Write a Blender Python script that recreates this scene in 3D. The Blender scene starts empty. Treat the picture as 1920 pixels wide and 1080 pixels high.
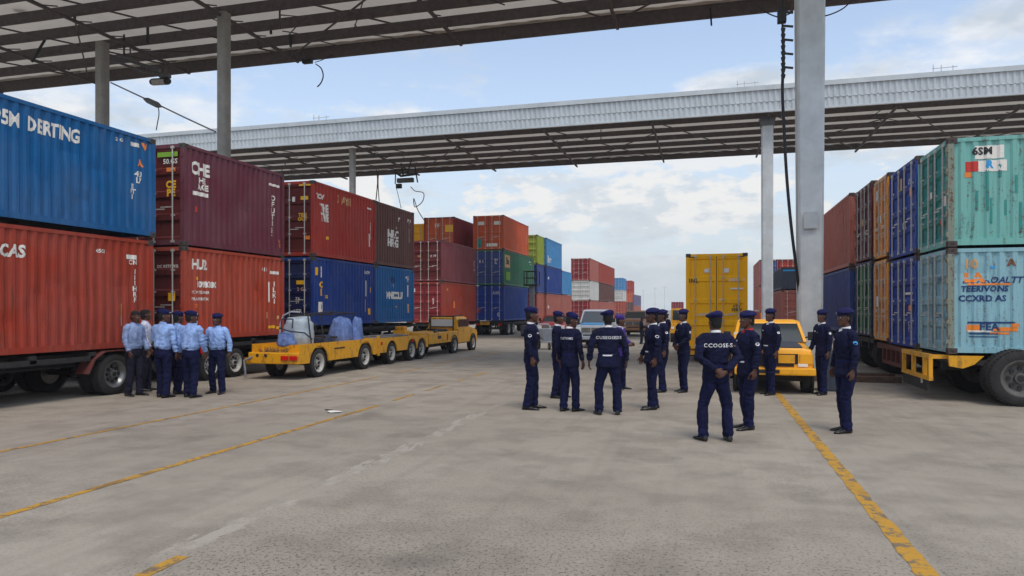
import bpy, bmesh, math, random
from mathutils import Vector, Matrix, noise
from mathutils.bvhtree import BVHTree
PI = math.pi
random.seed(11)
sc = bpy.context.scene
COL = sc.collection
CAM_H = 1.85

# ------------------------------------------------------------------ materials
def lin(c):
    c /= 255.0
    return c / 12.92 if c <= 0.04045 else ((c + 0.055) / 1.055) ** 2.4
def rgb(r, g, b, k=1.0):
    return (lin(r) * k, lin(g) * k, lin(b) * k, 1)
def new_mat(name):
    m = bpy.data.materials.new(name); m.use_nodes = True
    nt = m.node_tree
    b = nt.nodes.get('Principled BSDF')
    return m, nt, b
def N(nt, typ, **kw):
    n = nt.nodes.new(typ)
    for k, v in kw.items():
        if k in n.inputs.keys() if isinstance(k, str) else False: n.inputs[k].default_value = v
        else: setattr(n, k, v)
    return n
def noise_tex(nt, vec, scale, detail=4, rough=0.55):
    n = nt.nodes.new('ShaderNodeTexNoise')
    n.inputs['Scale'].default_value = scale; n.inputs['Detail'].default_value = detail
    n.inputs['Roughness'].default_value = rough
    if vec is not None: nt.links.new(vec, n.inputs['Vector'])
    return n.outputs['Fac']
def mapping(nt, vec, scale):
    n = nt.nodes.new('ShaderNodeMapping'); n.inputs['Scale'].default_value = scale
    nt.links.new(vec, n.inputs['Vector']); return n.outputs['Vector']
def ramp(nt, fac, a, b, ca=(0,0,0,1), cb=(1,1,1,1)):
    r = nt.nodes.new('ShaderNodeValToRGB')
    r.color_ramp.elements[0].position = a; r.color_ramp.elements[1].position = b
    r.color_ramp.elements[0].color = ca; r.color_ramp.elements[1].color = cb
    nt.links.new(fac, r.inputs['Fac']); return r.outputs['Color']
def mixc(nt, fac, a, b, mode='MIX'):
    m = nt.nodes.new('ShaderNodeMix'); m.data_type = 'RGBA'; m.blend_type = mode
    def put(s, v):
        if hasattr(v, 'is_output') or hasattr(v, 'node'): nt.links.new(v, s)
        else: s.default_value = v
    put(m.inputs[0], fac); put(m.inputs[6], a); put(m.inputs[7], b)
    return m.outputs[2]
def mathn(nt, op, a, b=None, clamp=False):
    m = nt.nodes.new('ShaderNodeMath'); m.operation = op; m.use_clamp = clamp
    for s, v in ((m.inputs[0], a), (m.inputs[1], b)):
        if v is None: continue
        if hasattr(v, 'node'): nt.links.new(v, s)
        else: s.default_value = v
    return m.outputs[0]
def bump(nt, b, h, strength=0.3, dist=0.02):
    n = nt.nodes.new('ShaderNodeBump'); n.inputs['Strength'].default_value = strength
    n.inputs['Distance'].default_value = dist
    nt.links.new(h, n.inputs['Height']); nt.links.new(n.outputs['Normal'], b.inputs['Normal'])
def worldpos(nt):
    return nt.nodes.new('ShaderNodeNewGeometry').outputs['Position']

def paint(name, c, rust=0.25, fade=0.35, rough=0.55, rustcol=(0.12, 0.055, 0.03, 1)):
    """weathered container paint: sun-faded patches, vertical dirt streaks, rust spots"""
    c = tuple(x * .95 for x in c[:3]) + (1,) if not name.endswith('yellow') else c
    m, nt, b = new_mat(name)
    p = worldpos(nt)
    big = noise_tex(nt, p, 0.9, 5)
    streak = noise_tex(nt, mapping(nt, p, (7, 7, 0.6)), 1.6, 6, 0.65)
    fine = noise_tex(nt, p, 16, 5, 0.7)
    pale = tuple(min(1, x * 0.82 + 0.06) for x in c[:3]) + (1,)
    dark = tuple(x * 0.55 for x in c[:3]) + (1,)
    f1 = mathn(nt, 'MULTIPLY', ramp(nt, big, 0.38, 0.62), fade * 1.35, True)
    col = mixc(nt, f1, c, pale)
    f2 = mathn(nt, 'MULTIPLY', ramp(nt, streak, 0.50, 0.70), 0.15 if name.endswith('_yellow') else 0.6)
    col = mixc(nt, f2, col, dark)
    scuff = noise_tex(nt, mapping(nt, p, (2.2, 2.2, 3.0)), 2.6, 9, 0.78)
    col = mixc(nt, mathn(nt, 'MULTIPLY', ramp(nt, scuff, 0.60, 0.66), 0.1 if name.endswith('_yellow') else 0.45), col, tuple(min(1, x * .6 + .09) for x in c[:3]) + (1,))
    ru = ramp(nt, mathn(nt, 'MULTIPLY', streak, fine), 0.335 - rust * 0.08, 0.375 - rust * 0.05)
    ru = mathn(nt, 'MULTIPLY', ru, min(1, rust * 2.0))
    col = mixc(nt, ru, col, rustcol)
    nt.links.new(col, b.inputs['Base Color'])
    r = mathn(nt, 'ADD', mathn(nt, 'MULTIPLY', fine, 0.3), rough - 0.12, True)
    nt.links.new(r, b.inputs['Roughness'])
    b.inputs['Specular IOR Level'].default_value = 0.22
    bump(nt, b, mathn(nt, 'ADD', fine, noise_tex(nt, p, 2.2, 3)), 0.25, 0.015)
    return m
def plain(name, c, rough=0.6, var=0.25, scale=9, metal=0.0, bumpk=0.15):
    m, nt, b = new_mat(name)
    p = worldpos(nt)
    n = noise_tex(nt, p, scale, 6, 0.65)
    lo = tuple(x * (1 - var) for x in c[:3]) + (1,); hi = tuple(min(1, x * (1 + var)) for x in c[:3]) + (1,)
    nt.links.new(ramp(nt, n, 0.3, 0.7, lo, hi), b.inputs['Base Color'])
    b.inputs['Roughness'].default_value = rough; b.inputs['Metallic'].default_value = metal
    if bumpk: bump(nt, b, n, bumpk, 0.01)
    return m
def dirty(name, c, rough=0.5, dirt=(0.05, 0.042, 0.035, 1), amt=0.7, thr=0.52):
    """painted vehicle steel with grime and chips"""
    m, nt, b = new_mat(name)
    p = worldpos(nt)
    n = noise_tex(nt, mapping(nt, p, (3, 3, 1.6)), 2.4, 7, 0.7)
    n2 = noise_tex(nt, p, 26, 4, 0.7)
    col = mixc(nt, mathn(nt, 'MULTIPLY', ramp(nt, n, thr, thr + 0.16), amt), c, dirt)
    col = mixc(nt, mathn(nt, 'MULTIPLY', ramp(nt, n2, 0.6, 0.72), 0.5), col, tuple(x * 0.5 for x in c[:3]) + (1,))
    nt.links.new(col, b.inputs['Base Color']); b.inputs['Roughness'].default_value = rough
    bump(nt, b, n2, 0.12, 0.01)
    return m
def cloth(name, c, rough=0.9):
    m, nt, b = new_mat(name)
    tc = nt.nodes.new('ShaderNodeTexCoord').outputs['Object']
    n = noise_tex(nt, mapping(nt, tc, (1, 1, 0.45)), 9, 5, 0.6)
    lo = tuple(x * 0.72 for x in c[:3]) + (1,); hi = tuple(min(1, x * 1.3) for x in c[:3]) + (1,)
    nt.links.new(ramp(nt, n, 0.35, 0.68, lo, hi), b.inputs['Base Color'])
    b.inputs['Roughness'].default_value = rough
    b.inputs['Specular IOR Level'].default_value = 0.2
    wr = noise_tex(nt, mapping(nt, tc, (1.6, 1.6, 1.1)), 7, 3, 0.5)
    bump(nt, b, mathn(nt, 'ADD', n, mathn(nt, 'MULTIPLY', wr, 1.6)), 0.7, 0.03)
    return m

M = {}
def paints():
    for k, c, ru, fa in (
        ('blue', rgb(8, 92, 150), .12, .35), ('red', rgb(160, 58, 38), .25, .3),
        ('maroon', rgb(104, 46, 62), .2, .3), ('brick', rgb(172, 64, 38), .25, .35),
        ('scarlet', rgb(172, 50, 36), .22, .3), ('brown', rgb(100, 62, 56), .2, .25),
        ('navy', rgb(20, 60, 138), .15, .3), ('azure', rgb(18, 98, 160), .2, .3),
        ('plum', rgb(122, 54, 62), .2, .3), ('orange', rgb(206, 92, 48), .2, .3),
        ('green', rgb(50, 112, 82), .2, .35), ('lime', rgb(150, 165, 50), .15, .3),
        ('sky', rgb(70, 142, 196), .12, .3), ('white', rgb(205, 205, 200), .25, .1),
        ('salmon', rgb(172, 98, 84), .2, .4), ('deepred', rgb(140, 34, 40), .15, .25),
        ('lilac', rgb(110, 100, 135), .2, .4), ('yellow', rgb(255, 188, 10), .06, .08),
        ('amber', rgb(240, 158, 44), .3, .2), ('royal', rgb(26, 66, 160), .22, .25),
        ('darkgreen', rgb(26, 108, 74), .2, .2), ('teal', rgb(118, 184, 176), .34, .45),
        ('paleblue', rgb(140, 186, 198), .32, .6), ('rustpost', rgb(132, 140, 126), .9, .4), ('slate', rgb(60, 68, 84), .2, .2),
        ('tealdoor', rgb(50, 146, 140), .45, .3), ('bluegrey', rgb(58, 78, 140), .2, .3),
        ('darkred', rgb(96, 26, 24), .25, .2), ('darknavy', rgb(22, 34, 84), .2, .2)):
        M[k] = paint('paint_' + k, c, ru, fa)
paints()
M['rust'] = plain('rusty_steel', rgb(120, 84, 62), .85, .5, 14)
M['casting'] = plain('casting_steel', rgb(72, 62, 58), .8, .5, 20)
M['bar'] = plain('galvanised_bar', rgb(186, 184, 178), .5, .3, 25, .3)
M['black'] = plain('black_steel', rgb(34, 33, 34), .65, .4, 10)
M['chassis'] = plain('chassis_grime', rgb(42, 40, 40), .8, .5, 6)
M['tyre'] = plain('tyre_rubber', rgb(42, 41, 41), .9, .35, 14)
M['rim'] = plain('rim_paint', rgb(176, 174, 168), .6, .2, 10)
M['darkrim'] = plain('dark_rim', rgb(84, 82, 80), .7, .3, 10)
M['patch'] = plain('patch_grey', rgb(182, 188, 190), .85, .1, 3)
M['chromerim'] = plain('bright_rim', rgb(128, 130, 133), .35, .15, 6, .6)
M['vyellow'] = dirty('vehicle_yellow', rgb(224, 160, 22), .45)
M['pickup'] = dirty('pickup_yellow', rgb(238, 166, 20), .4, amt=.35, thr=.58)
M['vwhite'] = dirty('vehicle_white', rgb(166, 174, 186), .4, amt=.4)
M['vred'] = dirty('vehicle_red', rgb(170, 40, 44), .4, amt=.4)
M['vtan'] = dirty('vehicle_tan', rgb(160, 112, 76), .45, amt=.5)
M['redframe'] = dirty('frame_red', rgb(92, 40, 36), .7)
M['lampred'] = plain('red_lens', rgb(200, 30, 24), .25, .15, 20, 0, 0)
M['lamporange'] = plain('amber_lens', rgb(235, 130, 20), .25, .15, 20, 0, 0)
M['lampclear'] = plain('clear_lens', rgb(220, 222, 220), .2, .1, 20, 0, 0)
M['ink_white'] = plain('white_lettering', rgb(225, 222, 215), .6, .12, 30, 0, 0)
M['ink_yellow'] = plain('yellow_lettering', rgb(236, 180, 20), .6, .15, 30, 0, 0)
M['ink_orange'] = plain('orange_lettering', rgb(230, 130, 40), .6, .2, 30, 0, 0)
M['ink_navy'] = plain('navy_lettering', rgb(24, 56, 110), .6, .2, 30, 0, 0)
M['ink_black'] = plain('black_lettering', rgb(30, 30, 32), .6, .2, 30, 0, 0)
M['ink_red'] = plain('red_lettering', rgb(190, 50, 40), .6, .2, 30, 0, 0)
M['ink_tan'] = plain('tan_lettering', rgb(205, 160, 110), .6, .2, 30, 0, 0)
M['ink_blue'] = plain('blue_lettering', rgb(40, 150, 210), .6, .2, 30, 0, 0)
M['ink_green'] = plain('green_lettering', rgb(120, 165, 40), .6, .2, 30, 0, 0)
M['concrete'] = plain('painted_concrete', rgb(196, 202, 204), .85, .16, 1.6)
M['concrete_dark'] = plain('grey_concrete', rgb(146, 146, 140), .9, .2, 2.2)  # darker grey holds the backlit shade of the left columns in its colour
M['purlin'] = plain('purlin_steel', rgb(84, 76, 74), .75, .3, 5)
M['sheet'] = plain('roof_underside', rgb(214, 206, 192), .8, .14, .9)
def translucent(m, k):
    nt = m.node_tree; out = nt.nodes['Material Output']; b = nt.nodes['Principled BSDF']
    t = nt.nodes.new('ShaderNodeBsdfTranslucent'); t.inputs['Color'].default_value = (.80, .76, .68, 1)
    x = nt.nodes.new('ShaderNodeMixShader'); x.inputs[0].default_value = k
    nt.links.new(b.outputs[0], x.inputs[1]); nt.links.new(t.outputs[0], x.inputs[2]); nt.links.new(x.outputs[0], out.inputs['Surface'])
translucent(M['sheet'], .2)
M['fascia'] = plain('fascia_sheet', rgb(190, 198, 202), .5, .12, 1.3, .1)
M['cable'] = plain('black_cable', rgb(24, 25, 28), .6, .1, 5, 0, 0)
M['greycable'] = plain('grey_cable', rgb(120, 122, 126), .6, .2, 5, 0, 0)
M['lampbody'] = plain('lamp_body', rgb(92, 92, 94), .5, .3, 12, .3)
M['wood'] = plain('weathered_timber', rgb(92, 72, 60), .9, .4, 8)
M['bag'] = cloth('bag_cloth', rgb(104, 128, 182))
M['tank'] = plain('plastic_tank', rgb(165, 180, 192), .5, .25, 7)
M['strap'] = plain('dark_strap', rgb(30, 44, 70), .7, .2, 9)
M['navy_cloth'] = cloth('uniform_navy', rgb(18, 21, 50))
M['navy_trousers'] = cloth('uniform_trousers', rgb(18, 22, 56))
M['beret'] = cloth('beret_felt', rgb(26, 28, 74))
M['beret_dark'] = cloth('beret_dark_felt', rgb(24, 28, 70))
M['shirt'] = cloth('shirt_light_blue', rgb(142, 172, 224))
M['shirt_pale'] = cloth('shirt_pale_blue', rgb(134, 152, 190))
M['shirt_white'] = cloth('shirt_white', rgb(190, 194, 214))
M['dark_trousers'] = cloth('trousers_charcoal', rgb(34, 34, 50))
M['purple'] = cloth('purple_cloth', rgb(70, 50, 128))
M['skin'] = plain('skin_dark_brown', rgb(84, 52, 40), .5, .12, 30, 0, 0)
M['hair'] = plain('hair_black', rgb(18, 17, 18), .9, .2, 60, 0, .4)
M['shoe'] = plain('black_leather', rgb(24, 23, 26), .28, .2, 20, 0, 0)
M['collar'] = plain('white_collar', rgb(225, 225, 228), .8, .05, 20, 0, 0)
M['eyewhite'] = plain('eye', rgb(200, 195, 185), .3, .05, 20, 0, 0)
M['redcloth'] = plain('red_cloth', rgb(190, 40, 50), .8, .2, 20, 0, 0)
def glass():
    m, nt, b = new_mat('window_glass')
    b.inputs['Base Color'].default_value = (0.035, 0.045, 0.05, 1)
    b.inputs['Roughness'].default_value = 0.06
    b.inputs['Specular IOR Level'].default_value = 0.8
    return m
M['glass'] = glass()

# ------------------------------------------------------------------ mesh building
class MB:
    def __init__(s): s.v = []; s.f = []
    def add(s, vs, fs):
        o = len(s.v); s.v += [tuple(v) for v in vs]; s.f += [tuple(i + o for i in f) for f in fs]; return s
    def box(s, x0, x1, y0, y1, z0, z1, mat=None):
        vs = [Vector((x, y, z)) for z in (z0, z1) for x, y in ((x0, y0), (x1, y0), (x1, y1), (x0, y1))]
        if mat: vs = [mat @ v for v in vs]
        return s.add(vs, [(3, 2, 1, 0), (4, 5, 6, 7), (0, 1, 5, 4), (1, 2, 6, 5), (2, 3, 7, 6), (3, 0, 4, 7)])
    def bevbox(s, x0, x1, y0, y1, z0, z1, b=0.02, mat=None):
        bm = bmesh.new()
        bmesh.ops.create_cube(bm, size=1)
        for v in bm.verts:
            v.co = Vector(((x0 + x1) / 2 + v.co.x * (x1 - x0), (y0 + y1) / 2 + v.co.y * (y1 - y0), (z0 + z1) / 2 + v.co.z * (z1 - z0)))
        bmesh.ops.bevel(bm, geom=bm.edges[:], offset=b, segments=2, affect='EDGES', profile=0.6)
        return s.frombm(bm, mat)
    def frombm(s, bm, mat=None):
        bm.verts.index_update()
        s.add([(mat @ v.co) if mat else v.co for v in bm.verts], [[v.index for v in f.verts] for f in bm.faces]); bm.free(); return s
    def beam(s, p0, p1, w, h):
        """rectangular bar between two points, w wide, h deep"""
        p0 = Vector(p0); p1 = Vector(p1); d = (p1 - p0); L = d.length; d.normalize()
        up = Vector((0, 0, 1)) if abs(d.z) < 0.95 else Vector((0, 1, 0))
        sx = d.cross(up).normalized(); sz = sx.cross(d).normalized()
        vs = []
        for p in (p0, p1):
            for a, b in ((-1, -1), (1, -1), (1, 1), (-1, 1)): vs.append(p + sx * a * w / 2 + sz * b * h / 2)
        return s.add(vs, [(0, 1, 2, 3), (7, 6, 5, 4), (0, 4, 5, 1), (1, 5, 6, 2), (2, 6, 7, 3), (3, 7, 4, 0)])
    def tube(s, pts, radii, n=10, flat=1.0, up=None):
        pts = [Vector(p) for p in pts]
        if not hasattr(radii, '__len__'): radii = [radii] * len(pts)
        rings = []; prev = None
        for i, p in enumerate(pts):
            if i == 0: t = pts[1] - pts[0]
            elif i == len(pts) - 1: t = pts[-1] - pts[-2]
            else: t = (pts[i + 1] - pts[i]).normalized() + (pts[i] - pts[i - 1]).normalized()
            t.normalize()
            if prev is None:
                a = Vector(up) if up else (Vector((0, 1, 0)) if abs(t.y) < 0.9 else Vector((1, 0, 0)))
            else: a = prev
            b = (a - t * a.dot(t)).normalized(); c = t.cross(b); prev = b
            r = radii[i]; ra, rb = (r if hasattr(r, '__len__') else (r, r * flat))
            rings.append([p + b * math.cos(k * 2 * PI / n) * ra + c * math.sin(k * 2 * PI / n) * rb for k in range(n)])
        return s.rings(rings)
    def rings(s, rings, cap=True, loop=False):
        if loop: rings = list(rings) + [rings[0]]; cap = False
        n = len(rings[0]); vs = [v for r in rings for v in r]; fs = []
        for i in range(len(rings) - 1):
            for k in range(n):
                a, b = i * n + k, i * n + (k + 1) % n
                fs.append((a, b, b + n, a + n))
        if cap: fs.append(tuple(range(n - 1, -1, -1))); fs.append(tuple(len(vs) - n + k for k in range(n)))
        return s.add(vs, fs)
    def lathe(s, prof, center, axis='x', n=28, loop=False):
        """closed lathe: prof = [(offset along axis, radius)]"""
        c = Vector(center); rings = []
        for a, r in prof:
            ring = []
            for k in range(n):
                t = k * 2 * PI / n
                if axis == 'x': ring.append(c + Vector((a, r * math.cos(t), r * math.sin(t))))
                elif axis == 'y': ring.append(c + Vector((r * math.sin(t), a, r * math.cos(t))))
                else: ring.append(c + Vector((r * math.cos(t), r * math.sin(t), a)))
            rings.append(ring)
        return s.rings(rings, loop=loop)
    def prism_x(s, poly, x0, x1):
        """poly of (y,z) extruded over x"""
        n = len(poly)
        vs = [(x0, y, z) for y, z in poly] + [(x1, y, z) for y, z in poly]
        fs = [tuple(range(n)), tuple(range(2 * n - 1, n - 1, -1))] + [(i, i + n, (i + 1) % n + n, (i + 1) % n) for i in range(n)]
        return s.add(vs, fs)
    def ell(s, c, rx, ry, rz, n=14, m=9, rot=None):
        rings = []
        c = Vector(c)
        for i in range(m):
            t = PI * (i + 0.5) / m
            ring = []
            for k in range(n):
                p = Vector((rx * math.sin(t) * math.cos(k * 2 * PI / n), ry * math.sin(t) * math.sin(k * 2 * PI / n), -rz * math.cos(t)))
                if rot: p = rot @ p
                ring.append(c + p)
            rings.append(ring)
        return s.rings(rings)
    def mesh(s, name='m'):
        me = bpy.data.meshes.new(name); me.from_pydata(s.v, [], s.f); me.validate(); return me
    def build(s, name, mat, parent=None, smooth=False, fix=True, angle=None):
        me = s.mesh(name)
        if fix:
            bm = bmesh.new(); bm.from_mesh(me); bmesh.ops.recalc_face_normals(bm, faces=bm.faces[:]); bm.to_mesh(me); bm.free()
        me.materials.append(M[mat] if isinstance(mat, str) else mat)
        if smooth or angle:
            for p in me.polygons: p.use_smooth = True
            if angle:
                try: me.set_sharp_from_angle(angle=math.radians(angle))
                except Exception: pass
        return link(name, me, parent)
def link(name, me, parent=None):
    o = bpy.data.objects.new(name, me); COL.objects.link(o)
    if parent: o.parent = parent
    return o
def tag(o, label=None, cat=None, group=None, kind=None):
    if label: o['label'] = label
    if cat: o['category'] = cat
    if group: o['group'] = group
    if kind: o['kind'] = kind
    return o
def thing(name, label, cat, loc=(0, 0, 0), rz=0, group=None):
    o = bpy.data.objects.new(name, None); COL.objects.link(o)
    o.location = loc; o.rotation_euler = (0, 0, rz); o.empty_display_size = 0.2
    return tag(o, label, cat, group)
def part(name, me, parent, loc=(0, 0, 0), rz=0):
    o = bpy.data.objects.new(name, me); COL.objects.link(o); o.parent = parent
    o.location = loc; o.rotation_euler = (0, 0, rz); return o

def text_bm(s, size, bold=0.0, spacing=1.0, flipx=False):
    cu = bpy.data.curves.new('t', 'FONT'); cu.body = s; cu.size = size; cu.offset = bold * size
    cu.align_x = 'CENTER'; cu.align_y = 'CENTER'; cu.space_character = spacing; cu.space_line = 0.85
    cu.resolution_u = 2
    o = bpy.data.objects.new('t', cu); COL.objects.link(o)
    dg = bpy.context.evaluated_depsgraph_get()
    me = bpy.data.meshes.new_from_object(o.evaluated_get(dg))
    bm = bmesh.new(); bm.from_mesh(me)
    if flipx:
        for v in bm.verts: v.co.x = -v.co.x
    bpy.data.objects.remove(o); bpy.data.curves.remove(cu); bpy.data.meshes.remove(me)
    return bm
# ------------------------------------------------------------------ setting out
F = 1340.0; SN, CS = 0.2661, 0.9639
def on_x(px, X):
    """Y (metres along the yard) at which the plane x = X is met on the sight line through photo column px, and its depth"""
    r = (px - 960) / F
    d = X / (CS * r - SN)
    return CS * d + SN * r * d, d
def on_y(px, Y):
    r = (px - 960) / F
    d = Y / (CS + SN * r)
    return (CS * r - SN) * d, d
def zat(py, d): return CAM_H - (py - 580) * d / F
def ground(px, py, z=0):
    d = F * (CAM_H - z) / (py - 580); r = (px - 960) / F
    return (CS * r - SN) * d, CS * d + SN * r * d

# ------------------------------------------------------------------ shipping containers
PER = 0.225
def prof(u, dep=0.032):
    t = (u % PER) / PER
    if t < .3: return 0.0
    if t < .5: return -dep * (t - .3) / .2
    if t < .8: return -dep
    return -dep * (1 - (t - .8) / .2)
def breaks(a, b):
    out = []; k = math.floor(a / PER) - 1
    while k * PER < b:
        for t in (0, .3, .5, .8):
            u = (k + t) * PER
            if a < u < b: out.append(u)
        k += 1
    return out
DSEED = [0.0]
def dent(u, z, H):
    k = min(1, max(0, (z - .15) * 3)) * min(1, max(0, (H - .1 - z) * 3))
    n = noise.noise(Vector((u * .8, z * .9, DSEED[0])))
    n2 = max(0, noise.noise(Vector((u * 1.7 + 9, z * 1.9, DSEED[0]))) - .25)
    return k * (n * .018 - n2 * .07)
def side_mesh(L, z0, z1, x, sgn, n0=.1):
    m = MB(); us = [n0] + breaks(n0, L - n0) + [L - n0]; nz = 9; H = z1 + .09
    zs = [z0 + (z1 - z0) * k / nz for k in range(nz + 1)]
    vs = [(x + sgn * (prof(u) + dent(u, z, H)), u, z) for u in us for z in zs]; q = nz + 1
    fs = [(i * q + k, i * q + k + 1, (i + 1) * q + k + 1, (i + 1) * q + k) for i in range(len(us) - 1) for k in range(nz)]
    return m.add(vs, fs)
def side_letters(items, root, H, L, mirror=False):
    for k, it in enumerate(items):
        s, u, v, size, ink = it[:5]; opt = it[5] if len(it) > 5 else {}
        if s == '#':                                   # painted block: w, h
            w, h = size
            bm = bmesh.new(); bmesh.ops.create_grid(bm, x_segments=1, y_segments=1, size=.5)
            for vv in bm.verts: vv.co.x *= w; vv.co.y *= h
        else:
            bm = text_bm(s, size, opt.get('bold', .03), opt.get('sp', 1.05), opt.get('flip', False))
            if opt.get('sx'):
                for vv in bm.verts: vv.co.x *= opt['sx']
            if opt.get('rot'):
                bmesh.ops.rotate(bm, verts=bm.verts, cent=(0, 0, 0), matrix=Matrix.Rotation(math.radians(opt['rot']), 3, 'Z'))
        lo = min(vv.co.x for vv in bm.verts) + u; hi = max(vv.co.x for vv in bm.verts) + u
        if opt.get('skew'):
            for vv in bm.verts: vv.co.x += vv.co.y * opt['skew']
        for q in range(-6, 7):
            bmesh.ops.bisect_plane(bm, geom=bm.verts[:] + bm.edges[:] + bm.faces[:], plane_co=(0, q * .12, 0), plane_no=(0, 1, 0))
        for br in breaks(lo, hi):
            bmesh.ops.bisect_plane(bm, geom=bm.verts[:] + bm.edges[:] + bm.faces[:], plane_co=(br - u, 0, 0), plane_no=(1, 0, 0))
        for vv in bm.verts:
            uu = vv.co.x + u; zz = vv.co.y + v
            vv.co = Vector((-.012 + prof(uu) + dent(uu, zz, H) + .007 + opt.get('lift', 0), uu, zz))
        MB().frombm(bm).build('lettering' if s != '#' else 'painted_mark', ink, root, fix=False)
SHARED = {}
def container(label, X, Y, z, L, H, paintk, doork=None, W=2.3, rz=0, side=(), doors=(), frame=None, cast=True,
              detail=True, group='shipping containers stacked in the yard', opening=True, mirror=False):
    root = thing('shipping_container', label, 'shipping container', (X, Y, z), rz, group)
    DSEED[0] = (sum(map(ord, label)) % 97) * 1.37
    pk = M[paintk]; dk = M[doork or paintk]; fk = frame or paintk
    fr = MB(); p = .1
    for x0, y0 in ((-W, 0), (-p, 0), (-W, L - p), (-p, L - p)):
        fr.box(x0, x0 + p, y0, y0 + p, .11, H - .11)
    for x0 in (-W + .004, -.084):                          # long rails
        fr.box(x0, x0 + .08, p, L - p, .03, .15); fr.box(x0, x0 + .08, p, L - p, H - .09, H - .015)
    for y0 in (.004, L - .084):
        fr.box(-W + p, -p, y0, y0 + .08, .03, .15); fr.box(-W + p, -p, y0, y0 + .08, H - .11, H - .015)
    fr.box(-W + .084, -.084, .084, L - .084, .1, .13)
    fr.build('frame', fk, root)
    side_mesh(L, .15, H - .09, -.012, 1).build('side_panel', pk, root, fix=False)
    if detail: side_mesh(L, .15, H - .09, -W + .012, -1).build('side_panel', pk, root, fix=False)
    e = MB(); ws = [-W + .1] + [-W + b for b in breaks(.1, W - .1)] + [-.1]
    e.add([(w, L - .01 + prof(w + W), zz) for w in ws for zz in (.15, H - .11)], [(2 * i, 2 * i + 2, 2 * i + 3, 2 * i + 1) for i in range(len(ws) - 1)])
    e.build('end_panel', pk, root, fix=False)
    MB().box(-W + .084, -.084, .084, L - .084, H - .05, H - .03).build('roof_panel', pk, root)
    k = .17; ck = 'casting' if cast else fk
    if ck not in SHARED:
        o = MB().bevbox(0, k, 0, k, 0, .12, .012).build('corner_casting', ck, None); SHARED[ck] = o.data; bpy.data.objects.remove(o)
    for x0 in (-W - .004, -k + .004):
        for y0 in (-.004, L - k + .004):
            for z0 in (0, H - .12): part('corner_casting', SHARED[ck], root, (x0, y0, z0))
    if cast:
        if 'slot' not in SHARED:
            o = MB().ell((0, 0, 0), .004, .035, .025, 10, 4).build('casting_slot', 'black', None); SHARED['slot'] = o.data; bpy.data.objects.remove(o)
        for y0 in (.075, L - .075):
            for z0 in (.06, H - .06): part('casting_slot', SHARED['slot'], root, (.004, y0, z0))
        for x0 in (-.08, -W + .08):
            for z0 in (.06, H - .06): part('casting_slot', SHARED['slot'], root, (x0, -.004, z0), PI / 2)
    # doors at y = 0
    if opening:
        mid = -W / 2
        for (a, b) in ((-W + .1, mid - .006), (mid + .006, -.1)):
            zs = [.15]; ys = [0]
            n = 4; zz0 = .15; zz1 = H - .11; st = (zz1 - zz0) / n
            pr = [(zz0, .03)]
            for i in range(n):
                c0 = zz0 + st * i
                pr += [(c0 + .06, .03), (c0 + .10, .075), (c0 + st - .12, .075), (c0 + st - .07, .03)]
            pr += [(zz1, .03)]
            d = MB()
            i0, i1 = a + .05, b - .05
            d.add([(x, y, zz) for zz, y in pr for x in (i0, i1)], [(2 * i, 2 * i + 1, 2 * i + 3, 2 * i + 2) for i in range(len(pr) - 1)])
            d.box(a, i0, .022, .07, zz0, zz1); d.box(i1, b, .022, .07, zz0, zz1)
            dr = d.build('door', dk, root)
            if b > mid: g = MB().box(mid - .012, mid + .012, .012, .026, zz0, zz1).build('gasket', 'black', dr)
            for t in (.24, .78):
                xb = a + (b - a) * t
                bar = MB().tube([(xb, -.012, .09), (xb, -.012, H - .06)], .018 if detail else .022, 6)
                for zz in (.11, H - .1): bar.box(xb - .045, xb + .045, -.03, .02, zz - .03, zz + .03)
                for zz in (H * .3, H * .52, H * .75): bar.box(xb - .04, xb + .04, -.022, .032, zz - .02, zz + .02)
                hz = H * .36 + (.05 if t > .5 else 0); sg = 1 if t < .5 else -1
                bar.box(min(xb, xb + sg * .34), max(xb, xb + sg * .34), -.034, -.02, hz - .014, hz + .014)
                bar.build('locking_bar', 'bar', dr)
            xe = a - .03 if b < mid else b + .03
            hk = 'h' + fk
            if hk not in SHARED:
                o = MB().box(-.035, .035, -.012, .03, -.045, .045).build('hinge', fk, None); SHARED[hk] = o.data; bpy.data.objects.remove(o)
            if detail:
                for zz in (.3, H * .37, H * .63, H - .3): part('hinge', SHARED[hk], dr, (xe, 0, zz))
    for it in doors:
        s, u, v, size, ink = it[:5]; opt = it[5] if len(it) > 5 else {}
        m = MB()
        if s == '#':
            w, h = size; m.box(u - w / 2, u + w / 2, .012, .020, v - h / 2, v + h / 2)
            m.build('label_sticker', ink, root)
        else:
            bm = text_bm(s, size, opt.get('bold', .02), 1.05)
            for vv in bm.verts: vv.co = Vector((vv.co.x + u, .016, vv.co.y + v))
            m.frombm(bm).build('lettering', ink, root, fix=False)
    side_letters(side, root, H, L)
    return root

# side marks every box carries: number block at the top right, weights strip down the right
def marks(L, H, ink='ink_white', n='4510', seed=0):
    r = random.Random(seed)
    out = [('%s%07d' % (r.choice(('TGU', 'MSK', 'CXU', 'GLD')) + 'U', r.randrange(10 ** 7)), L - .85, H - .3, .13, ink),
           (n, L - .62, H - .48, .12, ink)]
    v = '\n'.join(r.choice('AEHKLRTU17350') for _ in range(6))
    out.append((v, L - .42, H * .52, .13, ink, {'sx': 1.2}))
    return out
STK = {}
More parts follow.
